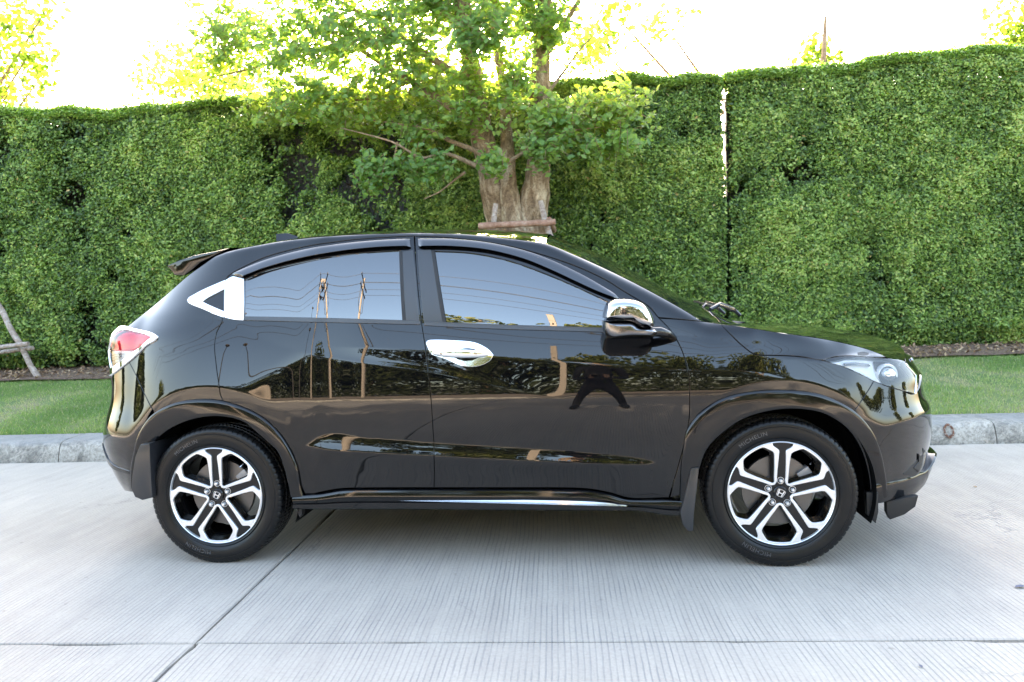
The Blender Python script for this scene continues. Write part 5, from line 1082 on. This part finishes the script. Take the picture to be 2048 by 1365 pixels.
# ---------------------------------------------------------------- wipers at the foot of the windscreen
wp=[(2.538,1.111),(2.566,1.124),(2.598,1.101),(2.636,1.091),(2.677,1.084)]
for a in (0,1):
    y=-.05+.5*a; MB().tube([(2.44+.03*a,y,1.13),(2.50,y+.05,1.155),(2.58,y+.1,1.125),(2.62,y+.12,1.09)],[.011,.013,.013,.010],8).tube([(2.52,y-.3,1.13),(2.50,y+.05,1.150),(2.46,y+.3,1.17)],[.006,.009,.006],6).build('wiper',M_satin,car,smooth=True)
# ---------------------------------------------------------------- wheels
RT,RR=.333,.2306
def tyre_mesh():
    nseg=450; W=.215
    # profile: radius, axial (0 = outer face, positive inwards)
    half=[(RR-.002,.020),(RR+.004,.010),(RR+.012,.006),(RR+.016,.0105),(RR+.022,.006),(RR+.040,.0005),(RR+.055,-.001),(RR+.066,.0005),(RR+.068,.003),(RR+.071,.0025),(RR+.080,.0045),(RT-.014,.0085),(RT-.0085,.013),(RT-.005,.019),(RT-.003,.026)]
    tread=[(RT-.0015,.036),(RT-.001,.046),(RT-.009,.048),(RT-.009,.056),(RT-.0003,.058),(RT,.078),(RT-.009,.080),(RT-.009,.089),(RT,.091),(RT,W-.091),(RT-.009,W-.089),(RT-.009,W-.080),(RT,W-.078),(RT-.0003,W-.058),(RT-.009,W-.056),(RT-.009,W-.048),(RT-.001,W-.046),(RT-.0015,W-.036)]
    prof=half+tread+[(r,W-a) for r,a in half[::-1]]
    m=len(prof); V=[];
    for k in range(nseg):
        q=2*math.pi*k/nseg; c=math.cos(q); s=math.sin(q); g=(k%6)==0
        for j,(r,a) in enumerate(prof):
            rr=r
            if g and 11<=j<=16: rr=r-.0045
            if g and 11<=(m-1-j)<=16: rr=r-.0045
            if (k%4)==2 and j in (19,20,23,24): rr=r-.004
            V.append((rr*c,a,rr*s))
    Fc=[(k*m+j,((k+1)%nseg)*m+j,((k+1)%nseg)*m+j+1,k*m+j+1) for k in range(nseg) for j in range(m-1)]
    me=meshpy('tyre',V,Fc,True); bm=bmesh.new(); bm.from_mesh(me); bmesh.ops.recalc_face_normals(bm,faces=bm.faces); bm.to_mesh(me); bm.free(); me.set_sharp_from_angle(angle=R(42)); return me
def rot2(P,a): c,s=math.cos(a),math.sin(a); return [(x*c-z*s,x*s+z*c) for x,z in P]
WIN=[(.018,.240),(.078,.335),(.21,.535),(.300,.685),(.318,.73),(.305,.775),(.235,.895),(.205,.925),(.10,.943),(0,.948)]
WIN=WIN+[(-x,z) for x,z in WIN[-2::-1]]
FR=[(.012,.195),(.06,.215),(.11,.285),(.26,.48),(.415,.675),(.432,.705),(.43,.735),(.405,.80),(.392,.85),(.405,.885)]+[(.987*math.sin(t),.987*math.cos(t)) for t in np.radians(np.linspace(25,-25,17))]+[(-x,z) for x,z in [(.012,.195),(.06,.215),(.11,.285),(.26,.48),(.415,.675),(.432,.705),(.43,.735),(.405,.80),(.392,.85),(.405,.885)][::-1]]
def flat_solid(P,holes,y0,y1,mb,step=.02,dish=0.,inner_y=None,bev=.0012):
    """extrude a filled outline (wheel plane) from y0 (front) to y1 (back)"""
    P=[(x*RR,z*RR) for x,z in P]; holes=[[(x*RR,z*RR) for x,z in h] for h in holes]
    if area(P)<0: P=P[::-1]
    holes=[h if area(h)>0 else h[::-1] for h in holes]
    Pi=offset_poly(P,bev); Hi=[offset_poly(h,-bev) for h in holes]
    Q,Fc=fill(Pi,Hi,step)
    dy=lambda x,z: dish*np.clip(1-np.hypot(x,z)/(RR*.95),0,1)**1.0
    V=[(x,y0+dy(x,z),z) for x,z in Q]; mb.add(V,[tuple(f) for f in Fc])
    for o,i,sg in [(P,Pi,1)]+[(h,hi,-1) for h,hi in zip(holes,Hi)]:
        n=len(o); V=[(x,y0+dy(x,z),z) for x,z in i]+[(x,y0+bev+dy(x,z),z) for x,z in o]+[(x*(1 if inner_y is None else inner_y),y1,z*(1 if inner_y is None else inner_y)) for x,z in o]
        mb.add(V,[(k*n+a,k*n+(a+1)%n,(k+1)*n+(a+1)%n,(k+1)*n+a) for k in range(2) for a in range(n)])
def emblem_mesh():
    mb=MB()
    def ring(o,i,y0,y1):
        n=len(o); V=[(x,y0,z) for x,z in o]+[(x,y0,z) for x,z in i]+[(x,y1,z) for x,z in o]+[(x,y1,z) for x,z in i]
        mb.add(V,[(a,(a+1)%n,n+(a+1)%n,n+a) for a in range(n)]+[(a,2*n+a,2*n+(a+1)%n,(a+1)%n) for a in range(n)]+[(n+a,n+(a+1)%n,3*n+(a+1)%n,3*n+a) for a in range(n)])
    o=smooth_poly([(-.0165,.0105),(-.013,.0138),(0,.0148),(.013,.0138),(.0165,.0105),(.0135,-.009),(.0105,-.0135),(0,-.0146),(-.0105,-.0135),(-.0135,-.009)],step=.001)
    if area(o)<0:o=o[::-1]
    ring(o,offset_poly(o,.0016),-.004,0)
    for s in (-1,1): mb.add([(s*x,y,z) for y in (-.0035,0) for x,z in ((.0128,.0118),(.0072,.0118),(.0055,-.0120),(.0098,-.0112))],[(0,1,2,3),(4,7,6,5),(0,4,5,1),(1,5,6,2),(2,6,7,3),(3,7,4,0)])
    mb.add([(x,y,z) for y in (-.0035,0) for x,z in ((-.0068,.0022),(.0068,.0022),(.0062,-.0022),(-.0062,-.0022))],[(0,1,2,3),(4,7,6,5),(0,4,5,1),(1,5,6,2),(2,6,7,3),(3,7,4,0)])
    return mb
def text_arc(txt,size,rad,a0,y,name,m,parent):
    """raised lettering bent round the tyre wall, reading clockwise from angle a0"""
    cu=bpy.data.curves.new('t','FONT'); cu.body=txt; cu.size=size; cu.extrude=.0008; cu.space_character=1.15; ob=bpy.data.objects.new('t',cu); col.objects.link(ob)
    dg=bpy.context.evaluated_depsgraph_get(); me=bpy.data.meshes.new_from_object(ob.evaluated_get(dg)); bpy.data.objects.remove(ob)
    for v in me.vertices:
        x,z,h=v.co; q=a0-x/rad; r=rad+z; v.co=(r*math.cos(q),y-h,r*math.sin(q))
    me.name=name; return link(name,me,m,parent)
def make_wheel():
    wl=empty('wheel'); wl.parent=car
    link('tyre',tyre_mesh(),M_tyre,wl)
    # rim: dark gloss base with five openings, stepped sides, barrel
    mb=MB(); circ=[(.985*math.cos(t),.985*math.sin(t)) for t in np.linspace(0,2*math.pi,120,endpoint=False)]
    wins=[rot2(smooth_poly([(-x,-z) for x,z in WIN],step=.03),2*math.pi*k/5) for k in range(5)]
    flat_solid(circ,wins,.021,.036,mb,dish=.012)
    for i,(s,y0,y1) in enumerate(((1.0,.036,.044),(.955,.044,.054),(.91,.054,.066))):
        for wn in wins:
            wn_=[(x*RR,z*RR) for x,z in wn]; c=np.mean(wn_,0); n=len(wn_); f=lambda s_:[(c[0]+(x-c[0])*s_,c[1]+(z-c[1])*s_) for x,z in wn_]
            a,b=f(s),f(s-.045); mb.add([(x,y0,z) for x,z in a]+[(x,y1,z) for x,z in a]+[(x,y1,z) for x,z in b],[(k*n+q,k*n+(q+1)%n,(k+1)*n+(q+1)%n,(k+1)*n+q) for k in range(2) for q in range(n)])
    mb.lathe([(RR*.985,.021),(RR*.97,.05),(RR*.90,.07),(RR*.86,.10),(RR*.86,.19),(RR*.97,.20)],90)
    mb.build('rim',M_gloss,wl,smooth=True)
    for k in range(5):
        m2=MB(); flat_solid(rot2(smooth_poly([(-x,-z) for x,z in FR],step=.03),2*math.pi*k/5),[rot2(smooth_poly([(-x,-z) for x,z in [(a*1.02,b) for a,b in WIN]],step=.03),2*math.pi*k/5)],.0105,.030,m2,dish=.012,bev=.0018)
        m2.build('machined_face',M_silver,wl,smooth=True)
    MB().lathe([(RR*.975,.020),(RR*.983,.0085),(RR*.993,.0065),(RR*1.003,.0085),(RR*1.006,.018)],120).build('rim_lip',M_silver,wl,smooth=True)
    MB().lathe([(0,.022),(.026,.0225),(.030,.026),(.030,.034)],40).build('centre_cap',M_gloss,wl,smooth=True)
    e=emblem_mesh().build('emblem',M_chrome,wl,loc=(0,.0218,0),rot=(0,R(24),0),scale=(1.12,1,1.12))
    for k in range(5):
        q=math.pi/2+2*math.pi*k/5; c=(.0545*math.cos(q),0,.0545*math.sin(q))
        MB().lathe([(0,.013),(.006,.0135),(.0085,.017),(.0090,.034)],6,c=c).lathe([(.0125,.0335),(.0135,.0275),(.015,.0275),(.016,.035)],20,c=c).build('lug_nut',M_chrome2 if 0 else M_silver,wl,smooth=True)
    MB().lathe([(.035,.070),(.07,.072),(.075,.082),(.155,.083),(.157,.095),(.155,.107),(.06,.107)],64).build('brake_disc',M_rotor,wl,smooth=True)
    q=R(28); m3=MB()
    for q in (R(14),R(22),R(30),R(38)): m3.box((.138*math.cos(q),.086,.138*math.sin(q)),(.060,.05,.034),Matrix.Rotation(-q,3,'Y'))
    m3.build('brake_caliper',M_cal,wl,smooth=True,bevel=.006)
    vq=R(48); MB().tube([(.205*math.cos(vq),.045,.205*math.sin(vq)),(.180*math.cos(vq),.022,.180*math.sin(vq))],.0035,8).build('valve',M_chrome2,wl,smooth=True)
    text_arc('MICHELIN',.026,RR+.036,R(133),-.0002,'tyre_lettering',M_letter,wl)
    text_arc('MICHELIN',.026,RR+.036,R(263),-.0002,'tyre_lettering',M_letter,wl)
    text_arc('PRIMACY 3 ST',.015,RR+.042,R(60),-.0002,'tyre_lettering',M_letter,wl) if 0 else None
    return wl
M_letter=mat('raised_tyre_lettering',(.07,.07,.075),.3)
wl=make_wheel(); wl.location=(0,-.872,.328)
def copy_wheel(loc,rot):
    w2=wl.copy(); col.objects.link(w2); w2.parent=car; w2.location=loc; w2.rotation_euler=rot
    for ch in list(wl.children):
        c=ch.copy(); col.objects.link(c); c.parent=w2
    return w2
copy_wheel((2.61,-.868,.328),(0,R(3),0))
copy_wheel((0,.872,.328),(0,0,math.pi)); copy_wheel((2.61,.872,.328),(0,0,math.pi))

# ================================================================ the photographer
M_cloth=mat('dark_shirt',(.018,.018,.022),.9); M_trou=mat('dark_trousers',(.022,.022,.028),.9); M_skin=mat('skin',(.42,.25,.17),.5); M_hair=mat('black_hair',(.01,.008,.007),.5); M_shoe=mat('black_shoes',(.012,.012,.012),.4)
def skinned(name,verts,edges,rad,m,parent,root=0,sub=2):
    me=bpy.data.meshes.new(name); me.from_pydata(verts,edges,[]); o=bpy.data.objects.new(name,me); col.objects.link(o); md=o.modifiers.new('s','SKIN')
    for v,r in zip(me.skin_vertices[0].data,rad): v.radius=(r,r) if not hasattr(r,'__len__') else r; v.use_root=False
    me.skin_vertices[0].data[root].use_root=True; md.use_smooth_shade=True; sb=o.modifiers.new('u','SUBSURF'); sb.levels=sb.render_levels=sub
    dg=bpy.context.evaluated_depsgraph_get(); m2=bpy.data.meshes.new_from_object(o.evaluated_get(dg)); bpy.data.objects.remove(o); m2.materials.clear()
    return link(name,m2,m,parent)
def photographer():
    pe=empty('person',(1.86,-4.62,0),R(0),label='photographer in dark clothes holding a camera at chest height, mirrored in the door',cat='person')
    B=[(0,0,.92),(0,-.01,1.06),(0,-.03,1.22),(0,-.03,1.38),(0,.0,1.48),(0,.03,1.56),            # pelvis..neck 0-5
       (-.10,0,.88),(-.17,.03,.50),(-.22,.0,.09),(.10,0,.88),(.17,.04,.50),(.23,-.02,.09),           # legs 6-11
       (-.19,-.02,1.40),(-.25,.02,1.13),(-.09,.24,1.16),(.19,-.02,1.40),(.26,.02,1.13),(.09,.24,1.16),     # arms 12-17
       (-.24,.14,.03),(.26,.12,.03)]
    E=[(0,1),(1,2),(2,3),(3,4),(4,5),(0,6),(6,7),(7,8),(0,9),(9,10),(10,11),(3,12),(12,13),(13,14),(3,15),(15,16),(16,17),(8,18),(11,19)]
    Rr=[(.15,.11),(.14,.10),(.16,.11),(.15,.10),(.06,.06),(.055,.055),.095,.062,.042,.095,.062,.042,.065,.045,.03,.065,.045,.03,.035,.035]
    skinned('body',B,E,Rr,M_cloth,pe)
    hd_=MB(); n=20; 
    bm=bmesh.new(); bmesh.ops.create_uvsphere(bm,u_segments=24,v_segments=16,radius=.1); 
    for v in bm.verts:
        x,y,z=v.co; v.co=(x*.78*(1-.18*max(0,-z/.1)),y*.95+(.012 if (y>.07 and abs(z)<.03 and abs(x)<.025) else 0),z*1.2)
    me=bpy.data.meshes.new('head'); bm.to_mesh(me); bm.free(); me.polygons.foreach_set('use_smooth',[True]*len(me.polygons)); h=link('head',me,M_skin,pe,loc=(0,.05,1.66),rot=(R(-18),0,0))
    MB().tube([(0,.09,.0),(0,.112,-.022),(0,.095,-.03)],[.006,.013,.009],8).build('nose',M_skin,h,smooth=True)
    for s in (-1,1):
        MB().lathe([(0,-.004),(.010,0),(0,.004)],12,c=(s*.03,.088,.02)).build('eye',M_hair,h,smooth=True)
        MB().lathe([(0,-.008),(.022,-.004),(.026,.004),(0,.008)],12,axis='Y',c=(s*.080,0,-.01)).build('ear',M_skin,h,smooth=True)
    MB().box((0,.088,-.055),(.045,.006,.008)).build('mouth',M_shoe,h)
    bm=bmesh.new(); bmesh.ops.create_uvsphere(bm,u_segments=24,v_segments=16,radius=.106)
    bmesh.ops.delete(bm,geom=[v for v in bm.verts if v.co.z<-.01+ (.05 if v.co.y>.03 else -.04)],context='VERTS')
    for v in bm.verts: v.co.x*=.82; v.co.z*=1.2
    me=bpy.data.meshes.new('hair'); bm.to_mesh(me); bm.free(); me.polygons.foreach_set('use_smooth',[True]*len(me.polygons)); link('hair',me,M_hair,pe,loc=(0,.045,1.665),rot=(R(-18),0,0))
    for s in (-1,1):
        # hand closed round the camera: palm, four fingers, thumb
        V=[(s*.085,.245,1.165),(s*.080,.285,1.175)]; Ed=[(0,1)]; rr=[.026,.030]
        for f,(l,dz) in enumerate(((.030,.030),(.034,.010),(.032,-.010),(.026,-.028))):
            k=len(V); V+=[(s*.082,.305,1.18+dz),(s*.070,.305+l,1.18+dz),(s*.045,.31+l,1.18+dz)]; Ed+=[(1,k),(k,k+1),(k+1,k+2)]; rr+=[.010,.009,.0075]
        k=len(V); V+=[(s*.060,.270,1.20),(s*.035,.285,1.215)]; Ed+=[(0,k),(k,k+1)]; rr+=[.012,.009]
        skinned('hand',V,Ed,rr,M_skin,pe)
    for s in (-1,1): MB().tube([(s*.225,-.05,.045),(s*.235,.06,.045),(s*.25,.20,.03)],[.042,.045,.03],10).build('shoe',M_shoe,pe,smooth=True)
    ce=empty('handheld_camera',(1.82,-4.30,1.205),label='black camera held by the photographer, mirrored in the door',cat='camera')
    MB().box((0,-.02,0),(.125,.055,.085)).box((0,-.018,.052),(.05,.05,.025)).build('body',M_blk,ce,bevel=.008)
    MB().lathe([(.028,.008),(.031,.02),(.031,.052),(.026,.054),(.0,.050)],24).build('lens',M_gloss,ce,smooth=True)
photographer()
